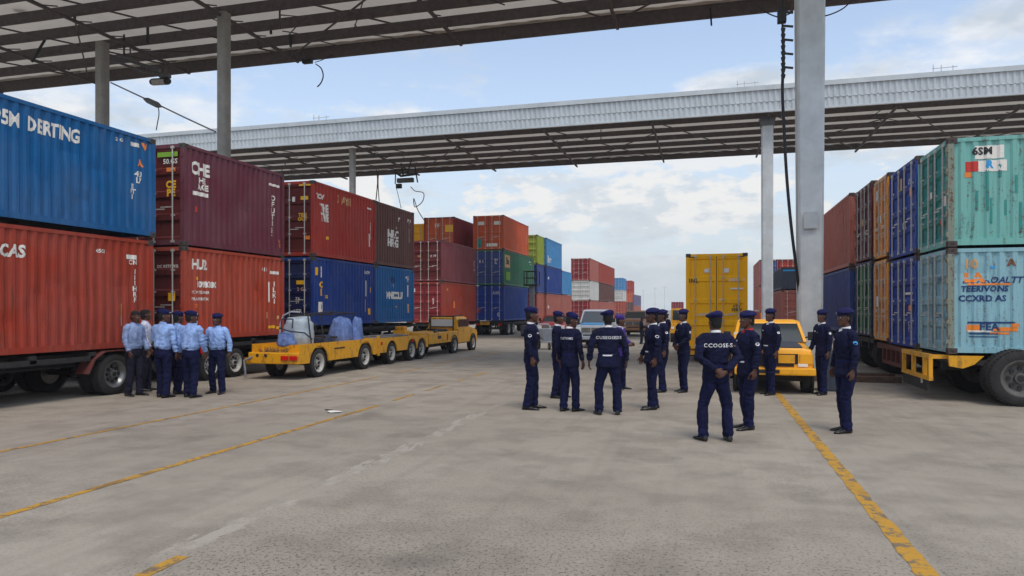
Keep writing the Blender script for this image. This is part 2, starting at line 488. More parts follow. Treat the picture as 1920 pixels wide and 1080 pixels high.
# --- left row -------------------------------------------------------------
XL = -12.5
Y1, d1 = on_x(292, XL)
z1 = zat(650, d1)
container('blue container with large white capital letters, on top at the near left', XL, Y1 - 11.6, zat(446, d1), 11.6, zat(262, d1) - zat(446, d1), 'blue', rz=0,
          side=[('P5M', 7.94, 1.86, .37, 'ink_white', {'bold': .04, 'sp': 1.08, 'sx': .74}), ('DERTING', 8.93, 1.86, .37, 'ink_white', {'bold': .04, 'sp': 1.06, 'sx': .72}),
                ('#', 11.0, 2.05, (.28, .09), 'ink_white'), ('V', 11.28, 2.05, .2, 'ink_orange', {'bold': .08}),
                ('A', 11.15, 1.66, .2, 'ink_orange', {'bold': .08}), ('4U\nL7', 11.1, 1.32, .17, 'ink_white', {'bold': .05}),
                ('E\nFT\nI', 10.93, .98, .14, 'ink_white', {'bold': .05}), ('22 G1', 10.55, 2.06, .1, 'ink_white')])
H = zat(452, d1) - z1
container('brick red container with large white letters, under the blue one at the near left', XL - .02, Y1 - 11.65, z1, 11.6, H, 'red',
          side=[('-CAS', 8.06, 1.96, .32, 'ink_white', {'bold': .04, 'sx': .85}), ('45G1', 10.15, 2.12, .11, 'ink_white'),
                ('#', 10.95, 2.05, (.3, .1), 'ink_white'), ('CN', 11.0, 1.93, .14, 'ink_white'),
                ('I\nI\nI\nH\nR\nF', 11.05, 1.4, .15, 'ink_white'), ('#', 10.68, .85, (.035, .3), 'ink_yellow'), ('#', 10.68, .62, (.03, .22), 'ink_white')])
Y2, d2 = on_x(345, XL); Y2e, d2e = on_x(533, XL)
za, zb, zc = zat(640, d2), zat(461, d2), zat(268, d2)
L2 = Y2e - Y2
container('maroon container with white block letters, on top beside the blue one', XL, Y2, zb + .01, L2, zc - zb, 'maroon', 'darkred', frame='maroon',
          side=[('CHE', .62, 1.98, .42, 'ink_white', {'bold': .05, 'sx': .8}), ('HE\nAGE', .7, 1.62, .2, 'ink_white', {'bold': .05}), ('#', .62, 1.36, (.55, .1), 'ink_white'),
                ('I', .45, .95, .16, 'ink_red', {'bold': .1}), ('#', L2 - .5, 2.12, (.5, .07), 'ink_white'),
                ('O\nF\nU\nT\nI', L2 - .55, 1.35, .22, 'ink_white', {'bold': .02}), ('G\nC', L2 - .6, .72, .15, 'ink_white'), ('H\nE', L2 - .22, .4, .15, 'ink_orange')],
          doors=[('50.GS', -.42, 2.1, .17, 'ink_white'), ('#', -.5, 2.28, (.6, .12), 'ink_green'), ('CE\nPE', -.4, 1.42, .24, 'ink_yellow', {'bold': .05}), ('#', -.4, 1.9, (.26, .1), 'ink_orange')])
container('rust orange container numbered 1098380, under the maroon one', XL, Y2, za, L2, zb - za, 'brick', 'darkred', frame='brick',
          side=[('HU2', .6, 1.92, .34, 'ink_white', {'bold': .05, 'sx': .8}), ('.', .5, 1.7, .5, 'ink_yellow'), ('1098380', .85, 1.42, .21, 'ink_white', {'bold': .05}),
                ('IIY.W YDONR', .62, 1.22, .1, 'ink_white'), ('TRALFIRGTX', .62, 1.05, .1, 'ink_white'), ('7.I', .5, .87, .13, 'ink_orange'),
                ('0 I II', 3.35, 1.95, .15, 'ink_white'), ('#', L2 - .5, 1.88, (.45, .09), 'ink_white'), ('#', L2 - .75, 1.3, (.035, .6), 'ink_white'),
                ('I\nL\nK\nI', L2 - .5, 1.28, .2, 'ink_white'), ('#', L2 - .85, .62, (.1, .18), 'ink_tan'), ('#', L2 - .3, .55, (.07, .1), 'ink_tan'),
                ('#', L2 - .62, .27, (.28, .08), 'ink_yellow'), ('#', L2 - .35, .24, (.16, .08), 'ink_yellow'), ('#', L2 - 1.3, .3, (.04, .12), 'ink_tan')],
          doors=[('OC KETSYXG', -.5, 1.86, .1, 'ink_white'), ('#', -.38, 1.1, (.2, .2), 'ink_yellow')])
Y3, d3 = on_x(588, XL); Y3m, _ = on_x(705, XL); Y3e, _ = on_x(777, XL)
za, zb, zc = zat(612, d3), zat(481, d3), zat(338, d3)
L3 = Y3m - Y3 - .03; L4 = Y3e - Y3m - .03
container('orange red container with tan and white lettering, on top of a dark blue one', XL, Y3, zb + .01, L3, zc - zb, 'scarlet', 'darkred', frame='scarlet',
          side=[('3 IAYII', 2.05, 2.1, .38, 'ink_tan', {'bold': .03, 'sx': .85}), ('TOV', .45, 2.02, .22, 'ink_white', {'bold': .06}), ('THE\nTHE', .72, 1.5, .36, 'ink_white', {'bold': .06, 'sx': .75, 'skew': -.1}),
                ('#', .9, .68, (.14, .1), 'ink_yellow'), ('#', L3 - .5, 2.1, (.4, .06), 'ink_white')] + marks(L3, 2.4, seed=3)[2:] + [('#', L3 - .5, .9, (.04, .5), 'ink_white')],
          doors=[('#', -.35, 1.93, (.28, .12), 'ink_yellow'), ('#', -.75, 1.9, (.1, .16), 'ink_white'), ('TEH\nOUT', -.42, 1.3, .16, 'ink_yellow', {'bold': .04}), ('#', -.3, 2.37, (.5, .08), 'ink_yellow'), ('#', -.25, .62, (.2, .12), 'ink_orange')])
container('dark blue container with yellow marks near its doors, behind the yellow trailer', XL, Y3, za, L3, zb - za, 'navy', 'darknavy', frame='navy',
          side=[('E\nE', .5, 1.8, .22, 'ink_white', {'bold': .06}), ('#', .22, 1.82, (.12, .26), 'ink_yellow'), ('C\nE', .52, 1.25, .3, 'ink_yellow', {'bold': .05}),
                ('2S', .85, .98, .14, 'ink_yellow'), ('#', .5, .62, (.26, .38), 'ink_white'), ('1', .5, .64, .2, 'ink_black', {'lift': .004}),
                ('HU2 9', L3 - .7, 1.95, .16, 'ink_white'), ('#', L3 - .75, 1.35, (.05, .6), 'ink_white'), ('#', L3 - .35, 1.3, (.08, .2), 'ink_yellow'),
                ('#', L3 - .8, .7, (.07, .48), 'ink_yellow'), ('#', L3 - .5, .48, (.12, .24), 'ink_yellow')],
          doors=[('#', -.5, 1.45, (.3, .13), 'ink_yellow'), ('2 G', -.5, 1.22, .16, 'ink_tan'), ('TA\nST', -.6, .85, .13, 'ink_white'), ('UTR', -.6, .5, .15, 'ink_white')])
container('dark brown container with two lines of white lettering, on top of a mid blue one', XL, Y3m, zb + .01, L4, zc - zb, 'brown', opening=True,
          side=[('NRC\nHRG', 1.6, 1.15, .42, 'ink_white', {'bold': .05, 'sx': 1.15}), ("I'", 2.2, 2.0, .22, 'ink_white', {'bold': .06}), ("'", 1.95, 1.55, .3, 'ink_white'), ('7C I\nY', L4 - .5, 2.0, .17, 'ink_white'),
                ('#', L4 - .45, 1.45, (.04, .6), 'ink_white')])
container('mid blue container with a small emblem, ending the near left stacks', XL, Y3m, za, L4, zb - za, 'azure',
          side=[('MNECOLU', 1.75, 1.12, .36, 'ink_white', {'bold': .08, 'sx': .85}), ('ID', 1.65, 1.75, .3, 'ink_navy', {'bold': .06}), ('V', 1.65, 1.5, .22, 'ink_yellow'),
                ('*', 1.9, .52, .5, 'ink_tan', {'bold': .03}), ('4CC 1\n2T', L4 - .65, 1.85, .15, 'ink_white'), ('#', L4 - .62, 1.35, (.06, .5), 'ink_white'), ('#', L4 - .6, .6, (.1, .38), 'ink_tan')])
# stacks beyond
X4 = -15.1; Y4, d4 = on_x(830, X4); Y4e, _ = on_x(893, X4); L = Y4e - Y4
za, zb, zc = zat(606, d4), zat(528, d4), zat(450, d4)
container('plum container with dark doors, above a red one behind the flatbed pickup', X4, Y4, zb + .01, L, zc - zb, 'plum', 'darkred', side=marks(L, 2.4, seed=5)[2:],
          doors=[('C 77', -.6, 1.5, .18, 'ink_white'), ('IIE', -1.5, 1.5, .16, 'ink_tan')])
container('red container with locking bars, on the ground tier behind the flatbed pickup', X4, Y4, za, L, zb - za, 'red', 'deepred', side=[('#', 2, 1.1, (.25, .42), 'ink_orange'), ('#', .8, 2.0, (.2, .12), 'ink_orange')],
          doors=[('#', -1.9, 1.95, (.3, .22), 'ink_white'), ('6\n3', -.6, 1.3, .24, 'ink_white')])
X5 = -17.3; Y5, d5 = on_x(852, X5); Y5e, _ = on_x(889, X5); L = Y5e - Y5 + .6
zt = zat(406, d5)
container('dark red container with orange door end, third tier behind the plum one', X5, Y5, zt - 2.42, L, 2.42, 'deepred', 'orange',
          doors=[('#', -.4, 1.6, (.6, .5), 'ink_yellow'), ('FF', -1.3, 1.8, .4, 'ink_white')])
container('salmon container, mostly hidden behind the plum one', X5, Y5, zt - 4.86, L, 2.42, 'salmon', 'red')
container('faded red container, lowest and hidden behind the plum stack', X5, Y5, zt - 7.3, L, 2.42, 'red', 'red')
container('yellow container, its door end just showing above the plum one', X5 - 2.55, Y5 + 3.2, zt - 2.42, 6, 2.42, 'yellow', 'yellow')
container('orange red container under the yellow one, hidden behind the plum stack', X5 - 2.55, Y5 + 3.2, zt - 4.86, 6, 2.42, 'brick')
X6 = -14.0; Y6, d6 = on_x(945, X6)
z6 = [zat(y, d6) for y in (602, 535, 468, 403)]
container('orange container with open looking doors, topmost of the stack beside the truck wheels', X6, Y6, z6[2] + .01, on_x(991, X6)[0] - Y6, z6[3] - z6[2], 'orange', 'orange', side=marks(6.8, 2.4, seed=8)[2:],
          doors=[('#', -.5, 1.9, (.5, .25), 'ink_white'), ('#', -1.7, 1.9, (.45, .25), 'ink_white'), ('#', -1.85, .5, (.35, .6), 'tealdoor'), ('#', -.9, .35, (.8, .22), 'ink_white')])
container('green sided container with dark blue doors and a tan label, middle of its stack', X6, Y6, z6[1] + .01, on_x(1001, X6)[0] - Y6, z6[2] - z6[1], 'green', 'bluegrey',
          side=[('#', 1.0, 1.75, (1.3, .9), 'ink_tan'), ('Be', 1.0, 1.75, .7, 'ink_black', {'lift': .004}), ('#', 1.2, .7, (1.1, .6), 'ink_green')] + marks(8.5, 2.4, seed=9)[:2],
          doors=[('E I', -1.7, 1.7, .3, 'ink_white'), ('IH\nIL', -.6, 1.7, .25, 'ink_white')])
container('bright blue container with white bars on its doors, on a trailer with paired wheels', X6, Y6, z6[0], on_x(990, X6)[0] - Y6, z6[1] - z6[0], 'navy', 'royal', side=marks(6.8, 2.4, seed=10)[2:],
          doors=[('#', -1.9, .75, (.25, .3), 'ink_red'), ('LU3', -.6, 2.0, .25, 'ink_white'), ('0', -.4, .45, .4, 'ink_white')])
X7 = -13.9; Y7, d7 = on_x(1008, X7)
ym = Y7 + 2.6
z7 = [zat(y, d7) for y in (606, 549, 495, 440)]
for i, (a, b, lb) in enumerate((('salmon', 'deepred', 'faded red short container, lowest beside the lift cage'), ('bluegrey', 'navy', 'dark blue short container behind the lift cage'), ('lime', 'lime', 'lime green short container, topmost behind the orange one'))):
    container(lb, X7, Y7, z7[i] + .005 * i, ym - Y7 - .1, z7[i + 1] - z7[i], a, b)
X7 = -13.72; Y7e = on_x(1053, X7)[0]
for i, (a, b, lb) in enumerate((('salmon', 'salmon', 'faded red container, lowest under the dark and light blue ones'), ('navy', 'navy', 'dark blue container between the light blue and the faded red one'), ('sky', 'sky', 'light blue container, topmost next to the lime one'))):
    container(lb, X7, ym + .1, z7[i] + .005 * i, Y7e - ym, z7[i + 1] - z7[i], a, b, side=[('W', .8, 1.4, .5, 'ink_white')] if i < 2 else [('Bom', 1.2, .6, .8, 'ink_white', {'bold': .05})])
Y8e = on_x(1072, X7)[0]; d8 = on_x(1054, X7)[1]; z8 = [zat(y, d8) for y in (604, 552, 507)]
container('light blue container, upper of two at the far end of the blue stacks', X7, Y7e + .3, z8[1] + .01, Y8e - Y7e - .3, z8[2] - z8[1], 'sky')
container('faded red container, lower of two at the far end of the blue stacks', X7, Y7e + .3, z8[0], Y8e - Y7e - .3, z8[1] - z8[0], 'salmon')
X9 = -13.4; Y9, d9 = on_x(1107, X9); Y9m = on_x(1123, X9)[0]; Y9e = on_x(1152, X9)[0]
z9 = [zat(y, d9) for y in (603, 563, 526, 484)]
for i, (a, b, lb) in enumerate((('salmon', 'deepred', 'faded red container under the white one, seen past the officers'), ('white', 'white', 'white container with barred doors between two red ones'), ('salmon', 'deepred', 'crimson doored container on top of the white one'))):
    container(lb, X9, Y9, z9[i] + .005 * i, Y9m - Y9 - .05, z9[i + 1] - z9[i], a, b)
for i, (a, lb) in enumerate((('salmon', 'pale red long container, lowest behind the white one'), ('brown', 'brown long container behind the white one'), ('red', 'dull red long container, top beside the crimson doored one'))):
    container(lb, X9 + .03, Y9m + .05, z9[i] + .005 * i, Y9e - Y9m - .05, z9[i + 1] - z9[i] - .03, a)
XA = -16.2; YA, dA = on_x(1168, XA)
zA = [zat(y, dA) for y in (606, 587, 565, 544, 521)]
for i, (a, lb) in enumerate((('brick', 'orange red container, third from the top under the distant blue one'), ('white', 'whitish container under the distant blue one'), ('sky', 'blue container topping the distant stack behind the brown one'))):
    container(lb, XA, YA, zA[i + 1] + .01, 6, zA[i + 2] - zA[i + 1], a, detail=False, cast=False)
container('dark red container, lowest of the distant stack behind the brown one', XA, YA, zA[0], 6, zA[1] - zA[0], 'maroon', detail=False, cast=False)
YB, dB = on_x(1184, XA); zB = [zat(y, dB) for y in (608, 588, 567, 548, 526)]
for i, (a, lb) in enumerate((('maroon', 'dark red container, lowest in the narrow far stack'), ('brown', 'brownish container in the narrow far stack'), ('orange', 'orange container second from top in the narrow far stack'), ('scarlet', 'bright red container topping the narrow far stack'))):
    container(lb, XA, YB, zB[i] + .01, 6, zB[i + 1] - zB[i], a, detail=False, cast=False)
YC = YB + 6.6; _, dC = 0, (YC + 4) / 1.0
YC, dC = on_x(1188, XA + .2); YCe = on_x(1202, XA + .2)[0]; zC = [zat(y, dC) for y in (594, 573, 552)]
container('greyish purple container, upper of the two at the far end of the left row', XA + .2, YC, zC[1] + .01, YCe - YC, zC[2] - zC[1], 'lilac', detail=False, cast=False)
container('pale red container, lower of the two at the far end of the left row', XA + .2, YC, zC[0], YCe - YC, zC[1] - zC[0], 'salmon', detail=False, cast=False)
xd, dd = on_y(1280, 152)
container('small distant red container standing alone near the horizon', xd, 152, zat(587, dd), 6, zat(566, dd) - zat(587, dd), 'deepred', detail=False, cast=False)

# --- the yellow container in the middle ------------------------------------
YY = 25.8; xr, dr_ = on_y(1402, YY); xl, dl_ = on_y(1286, YY)
ZY0, ZY1 = zat(655, dl_), zat(476, dl_)
container('tall yellow container seen square on to its doors, behind the officers', xr, YY, ZY0, 6.06, ZY1 - ZY0, 'yellow', W=xr - xl,
          doors=[('#', -.72 + -.64, 2.75, (.16, .13), 'ink_white'), ('#', -.72, 2.75, (.2, .15), 'ink_white'), ('~', -1.36, 2.74, .2, 'ink_blue'), ('~', -.72, 2.74, .24, 'ink_blue'),
                 ('3NL', -1.82, 2.4, .2, 'ink_black'), ('2551111', -.36, 2.42, .15, 'ink_white'), ('#', -.36, 2.12, (.42, .05), 'ink_white'),
                 ('VTV\nSEBIV', -.36, 1.45, .14, 'ink_black'), ('~', -.85, 1.75, .3, 'ink_white'), ('#', -1.85, 3.24, (.3, .06), 'ink_black'), ('#', -.2, 3.24, (.22, .06), 'ink_black')])

# --- right row: containers across, doors to the aisle -----------------------
XR = 4.58; RZ = -PI / 2
def rr(pxn, pxf): return on_x(pxn, XR)[0], on_x(pxf, XR)[0]
yn, yf = rr(1778, 1721)
zt = [.96, 3.07, 5.24]
container('faded teal container with rusty posts and a torn label, topmost at the near right', XR, yn, zt[1] + .02, 10.6, zt[2] - zt[1], 'teal', 'tealdoor', W=yf - yn, rz=RZ, frame='teal',
          side=[('#', .72, 1.85, (.5, .26), 'ink_white'), ('6SM', .60, 1.87, .2, 'ink_black', {'bold': .04, 'lift': .004}), ('#', .42, 1.58, (.22, .2), 'ink_red'), ('#', .78, 1.58, (.5, .22), 'ink_white'), ('R', .72, 1.6, .2, 'ink_blue', {'bold': .06, 'lift': .004}),
                ('#', .35, 1.42, (.12, .1), 'ink_orange')] + [('#', u, v, (.05, h), 'tealdoor') for u, v, h in ((.5, .9, .4), (.68, 1.15, .9), (.75, .7, .5), (1.0, .75, .3), (1.18, 1.2, .35), (1.26, .55, .6), (1.6, .9, .2), (1.65, .5, .4), (1.72, .35, .3), (.9, 1.5, .3))],
          doors=[('#', -.3, .95, (.22, .2), 'ink_white'), ('#', -1.2, 1.2, (.12, .14), 'ink_white'), ('#', -.5, .55, (.12, .1), 'ink_red')])
container('faded pale blue container with orange and navy lettering, under the teal one', XR, yn, zt[0], 10.6, zt[1] - zt[0], 'paleblue', 'paleblue', W=yf - yn, rz=RZ, frame='paleblue',
          side=[('10', .4, 1.78, .24, 'ink_tan', {'bold': .05}), ('LK AROALTT', .78, 1.46, .17, 'ink_navy', {'bold': .03, 'skew': .25}), ('LA', .46, 1.51, .22, 'ink_orange', {'bold': .1, 'lift': .003, 'sx': 1.25}), ('#', .72, 1.385, (.75, .035), 'ink_orange', {'lift': .003}),
                ('TEERIVONS', .64, 1.29, .155, 'ink_navy', {'bold': .04, 'skew': .1}), ('CCXRD AS', .60, 1.10, .165, 'ink_navy', {'bold': .04}), ('A', 1.1, 1.8, .16, 'rust', {'bold': .1}), ('-', .78, 1.74, .3, 'ink_blue'),
                ('#', .45, .52, (.24, .13), 'ink_orange'), ('#', .75, .63, (.8, .035), 'ink_navy'), ('#', .62, .41, (.5, .03), 'ink_navy'), ('#', .62, .35, (.5, .02), 'ink_navy'), ('#', .55, .46, (.4, .03), 'ink_white'), ('FEA', .72, .54, .2, 'ink_navy', {'bold': .03, 'lift': .004}),
                ('#', 1.0, .5, (.42, .08), 'ink_orange'), ('#', 1.16, .58, (.13, .07), 'ink_orange'), ('#', .9, .42, (.34, .04), 'ink_orange')],
          doors=[('F Bm', -1.5, .9, .14, 'ink_black'), ('OLSTRIES', -.6, .75, .1, 'ink_navy'), ('IWE', -.6, 1.5, .16, 'ink_navy')])
# rusted corner posts on the two near containers
for zz, hh, lb in ((zt[1] + .02, zt[2] - zt[1], 0), (zt[0], zt[1] - zt[0], 1)):
    par = [o for o in COL.objects if o.name.startswith('shipping_container')][-2 + lb]
    m = MB(); m.box(-.105, .006, -.006, .105, .12, hh - .12); m.build('rusty_corner_post', 'rustpost', par)
    k = MB()
    for q in range(5):
        zq = .25 + q * (hh - .5) / 4
        k.tube([(.02, -.03, zq - .05), (.02, -.03, zq + .05)], .028, 8); k.box(-.1, .03, -.03, -.006, zq - .025, zq + .025)
    k.build('hinge_rod', 'rustpost', par)
yn, yf = rr(1718, 1667)
container('bright blue container on top, its doors toward the aisle beside the teal one', XR, yn, 3.14, 10.6, 2.24, 'royal', W=yf - yn, rz=RZ,
          doors=[('#', -.55, 1.5, (.16, .2), 'ink_orange'), ('#', -1.4, 1.8, (.1, .3), 'ink_yellow'), ('OT', -1.1, .75, .25, 'ink_white'), ('LTC', -.6, 1.75, .16, 'ink_white')])
container('bright blue container below, resting on a dark red trailer frame', XR, yn, .93, 10.6, 2.18, 'royal', W=yf - yn, rz=RZ,
          doors=[('#', -.7, 1.3, (.7, .05), 'ink_white'), ('#', -.6, .95, (.22, .14), 'ink_orange'), ('#', -1.7, 1.4, (.1, .5), 'ink_white'), ('C\nY', -.7, .5, .16, 'ink_white')])
yn, yf = rr(1665, 1638)
container('amber container on top, between the bright blue and the dark red doors', XR, yn, 3.26, 10.6, 2.24, 'amber', W=yf - yn, rz=RZ, doors=[('#', -1.4, 1.8, (.2, .3), 'ink_white'), ('#', -.9, 1.1, (.15, .2), 'ink_white')])
container('amber container below, between the bright blue and the green doors', XR, yn, .97, 10.6, 2.25, 'amber', W=yf - yn, rz=RZ, doors=[('#', -1.3, 1.1, (.25, .3), 'ink_white'), ('#', -.8, 1.6, (.2, .2), 'ink_white')])
yn, yf = rr(1634, 1596)
container('dark red container with scraped doors, above the green one', XR, yn, 3.33, 10.6, 2.3, 'darkred', 'maroon', W=2.35, rz=RZ, doors=[('#', -1.3, 1.2, (.15, .2), 'ink_tan'), ('#', -.8, .8, (.5, .04), 'ink_white')])
container('dark green container under the dark red one, next to a big tyre', XR, yn, 1.03, 10.6, 2.27, 'darknavy', 'darkgreen', W=2.35, rz=RZ, doors=[('#', -1.0, 1.5, (.15, .3), 'ink_tan')])
yn = on_x(1593, XR)[0]; yf = on_x(1520, XR)[0]
container('dull red container lying along the aisle behind the big column, upper', XR + 2.3, yn, 3.3, 9.2, 2.5, 'salmon', rz=0)
container('dark blue container lying along the aisle behind the big column, lower', XR + 2.3, yn, 1.02, 9.2, 2.26, 'bluegrey', rz=0)
# far right stacks seen between the columns
XF = 4.43; YF = on_x(1424, XF)[0]; dF = on_x(1424, XF)[1]
zf = [zat(y, dF) for y in (610, 585, 561, 535, 486)]
zf = [.9, 2.15 - .3, 4.05 - .03, 6.4]
for i, (a, b, lb) in enumerate((('brick', 'amber', 'orange doored container, lowest seen right of the tall yellow one'), ('salmon', 'deepred', 'red container in the middle of the stack right of the tall yellow one'), ('salmon', 'navy', 'blue doored container topping the stack right of the tall yellow one'))):
    z0 = (.9, 2.35 - .65, 4.03)[i]; hh = (.8 + .0, 2.3, 2.37)[i]
    if i == 0: z0, hh = -.0 + .02, 1.66
    container(lb, XF + 1.6, YF, z0, 9.5, hh, a, b, W=1.6)
for i, (a, b, lb) in enumerate((('salmon', 'salmon', 'dull red container, lowest right of the slim column'), ('maroon', 'brown', 'dark brown container, middle right of the slim column'), ('deepred', 'scarlet', 'red doored container, topmost right of the slim column'))):
    container(lb, XF + 2.2 + 1.45, YF, (.02, 1.7, 4.03)[i], 9.5, (1.66, 2.3, 2.37)[i], a, b, W=2.0)
xg, dg_ = on_y(1465, 46)
container('dark slate container with a cyan stripe, between the two columns', xg + 2.2, 46, 3.05, 6, 1.35, 'slate', W=2.2, doors=[('#', -1.1, 1.15, (2.0, .1), 'ink_blue')], opening=False)
MB().box(.04, 2.16, .02, .06, .12, 1.26).build('end_sheet', 'slate', [o for o in COL.objects if o.name.startswith('shipping_container')][-1]).location = (-2.2, 0, 0)
container('pale salmon container under the slate one, between the two columns', xg + 2.2, 46, .9, 6, 2.12, 'salmon', 'salmon', W=2.2)
# ------------------------------------------------------------------ wheels and trailers
WM = {}
def wheel(root, x, y, r, w, sgn=1, rimk='rim', z=None, name='wheel'):
    """sgn: side the dish faces (+x or -x)"""
    key = (r, w, sgn, rimk)
    if key not in WM:
        t = MB()
        h = w / 2
        t.lathe([(-h * .8, r * .58), (-h, r * .66), (-h, r * .86), (-h * .82, r * .96), (-h * .5, r), (h * .5, r), (h * .82, r * .96), (h, r * .86), (h, r * .66), (h * .8, r * .58)], (0, 0, 0), 'x', 36, True)
        for k in range(48):
            a = k * 2 * PI / 48
            for sx in (-1, 1):
                c = Vector((sx * h * .62, r * math.cos(a), r * math.sin(a)))
                t.box(-h * .3, h * .3, -.022 * r, .022 * r, -.018 * r, .009 * r, Matrix.Translation(c) @ Matrix.Rotation(a - PI / 2, 4, 'X'))
        bm = t.build('wheel', 'tyre', None, angle=35)
        rm = MB(); s = sgn
        rm.lathe([(-s * h * .6, .01), (-s * h * .6, r * .58), (s * h * .9, r * .6), (s * h * .98, r * .66), (s * h * .99, r * .63), (s * h * .9, r * .58), (s * h * .55, r * .52), (s * h * .2, r * .45), (s * h * .2, r * .2), (s * h * .7, r * .18), (s * h * .75, r * .1), (s * h * .76, 0.01)], (0, 0, 0), 'x', 32)
        rim = rm.build('rim', rimk, None, angle=35)
        hb = MB()
        for k in range(8):
            a = k * PI / 4
            hb.tube([(s * h * .15, r * .35 * math.cos(a), r * .35 * math.sin(a)), (s * h * .46, r * .35 * math.cos(a), r * .35 * math.sin(a))], .075 * r, 8)
        hb.lathe([(s * h * .2, r * .14), (s * h * .8, r * .12), (s * h * .82, .01)], (0, 0, 0), 'x', 14)
        nb = hb.build('hub', 'black', None)
        WM[key] = (bm.data, rim.data, nb.data)
        for o in (bm, rim, nb): bpy.data.objects.remove(o)
    a, b, c = WM[key]
    t = part(name, a, root, (x, y, z if z is not None else r - .004))
    part('rim', b, t); part('hub', c, t)
    return t
def chassis(label, X, Y, L, ztop, axles, r=.46, W=2.2, rz=0, framek='chassis', x_out=0.0, rimk='rim', group='container trailers', extra=None, twin=True, bumper=None, legs=None, cat='trailer'):
    root = thing('container_trailer', label, cat, (X, Y, 0), rz, group)
    f = MB()
    for x in (-W * .28, -W * .72):
        f.box(x - .06, x + .06, .05, L - .05, ztop - .3, ztop - .08)
        f.box(x - .1, x + .1, .052, L - .052, ztop - .34, ztop - .3); f.box(x - .1, x + .1, .051, L - .051, ztop - .08, ztop - .06)
    n = max(3, int(L / 1.3))
    for i in range(n + 1):
        y = .06 + (L - .3) * i / n
        f.box(-W + .02, -.02, y, y + .14, ztop - .17, ztop - .02)
    f.box(-.1, -.02, .3, L - .3, ztop - .2, ztop - .1); f.box(-W + .02, -W + .1, .3, L - .3, ztop - .2, ztop - .1)
    f.build('frame', framek, root)
    ax = MB()
    for y in axles:
        ax.tube([(-W + .2, y, r), (-.2, y, r)], .07, 10)
        for x in (-W * .28, -W * .72):
            ax.beam((x, y - .5, r + .14), (x, y + .5, r + .14), .09, .06); ax.box(x - .05, x + .05, y - .5, y - .42, r + .1, ztop - .3); ax.box(x - .05, x + .05, y + .42, y + .5, r + .1, ztop - .3)
    ax.build('axles', 'chassis', root)
    for y in axles:
        wheel(root, x_out - .15, y, r, .27, 1, rimk); wheel(root, -W - x_out + .15, y, r, .27, -1, rimk)
        if twin:
            wheel(root, x_out - .48, y, r, .27, 1, rimk); wheel(root, -W - x_out + .48, y, r, .27, -1, rimk)
    if legs:
        g = MB()
        for x in (-.4, -W + .4): g.box(x - .06, x + .06, legs, legs + .12, .1, ztop - .1); g.box(x - .14, x + .14, legs - .08, legs + .2, .02, .1)
        g.build('landing_legs', 'chassis', root)
    if bumper:
        b = MB(); b.box(-W + .1, -.1, -.12, -.02, .42, .54)
        for x in (-W * .28, -W * .72): b.box(x - .05, x + .05, -.02, .08, .42, ztop - .2)
        b.build('rear_bumper', bumper, root)
        for x in (-.3, -W + .3): MB().bevbox(x - .14, x + .14, -.05, .01, ztop - .3, ztop - .18, .01).build('tail_lamp', 'lampred', root)
    return root
# near left trailer
t = chassis('black container trailer with a big bright wheel, under the near left red container', XL + .02, Y1 - 11.6, 11.4, z1 - .01, (10.36,), r=.45, x_out=.06, rimk='chromerim', W=2.25)
m = MB(); pts = [(y, z) for y, z in ((9.66, .5), (9.82, .8), (10.1, .95), (10.6, .95), (10.86, .82), (10.98, .6))]
for a, b in zip(pts[:-1], pts[1:]): m.beam((-.12, a[0], a[1]), (-.12, b[0], b[1]), .36, .02)
m.build('mudguard', 'redframe', t)
MB().bevbox(-.5, -.02, 2, 6.2, .3, .72, .04).build('side_locker', 'chassis', t)
t = chassis('dark container trailer under the rust orange container', XL + .02, Y2, L2, zat(640, d2) - .01, (1.0, 2.0), r=.4, W=2.25)
MB().bevbox(-.4, .0, 2.6, L2 - .3, .3, .48, .05).build('side_tank', 'vyellow', t)
chassis('dark container trailer behind the yellow flat trailers', XL + .02, Y3, L3 + L4, zat(612, d3) - .01, (1.2, 2.4, 6.6), r=.45, W=2.25)
chassis('dark container trailer under the red container behind the flatbed pickup', X4, Y4, 6.3, zat(606, d4) - .01, (1.2, 2.4), r=.48, W=2.25)
t = chassis('dark container trailer with paired wheels and a yellow plate, under the blue container', X6, Y6, 7.5, z6[0] - .01, (1.0, 2.3), r=.47, W=2.25, x_out=.1, bumper='black')
MB().box(-1.75, -1.05, -.1, -.06, z6[0] - .28, z6[0] - .05).build('plate', 'vyellow', t)
bm = text_bm('1777', .2, .03)
for v in bm.verts: v.co = Vector((v.co.x - 1.4, -.104, v.co.y + z6[0] - .17))
MB().frombm(bm).build('lettering', 'ink_black', t, fix=False)
chassis('dark container trailer under the short containers by the lift cage', X7, Y7, 8.4, z7[0] - .01, (1.2, 2.4), r=.46, W=2.25)
for (xx, yy, ll, zz, lb) in ((X9, Y9, 12, z9[0], 'dark container trailer under the white and crimson stack'), (XA, YA, 6, zA[0], 'dark container trailer under the distant blue topped stack'),
                         (XA, YB, 6, zB[0], 'dark container trailer under the narrow far stack'), (XA + .2, YC, 8, zC[0], 'dark container trailer under the last pair of the left row'),
                         (X5, Y5, 6, zt - 0 if False else 1.0, 'dark container trailer hidden behind the plum stack'), (X5 - 2.55, Y5 + 3.2, 6, 1.0, 'dark container trailer at the back of the plum stack')):
    chassis(lb, xx, yy, ll, zz - .01, (1.2, 2.4), r=.42, W=2.25, twin=False)
chassis('dark container trailer under the far pair of light blue and faded red', X7, Y7e + .3, 4.5, z8[0] - .01, (1.2, 2.4), r=.42, W=2.25, twin=False)
# yellow container's trailer
chassis('low yellow trailer frame under the tall yellow container', xr, YY, 6, ZY0 - .0 - .02, (3.6, 4.9), r=.24, W=xr - xl, framek='vyellow', twin=False)
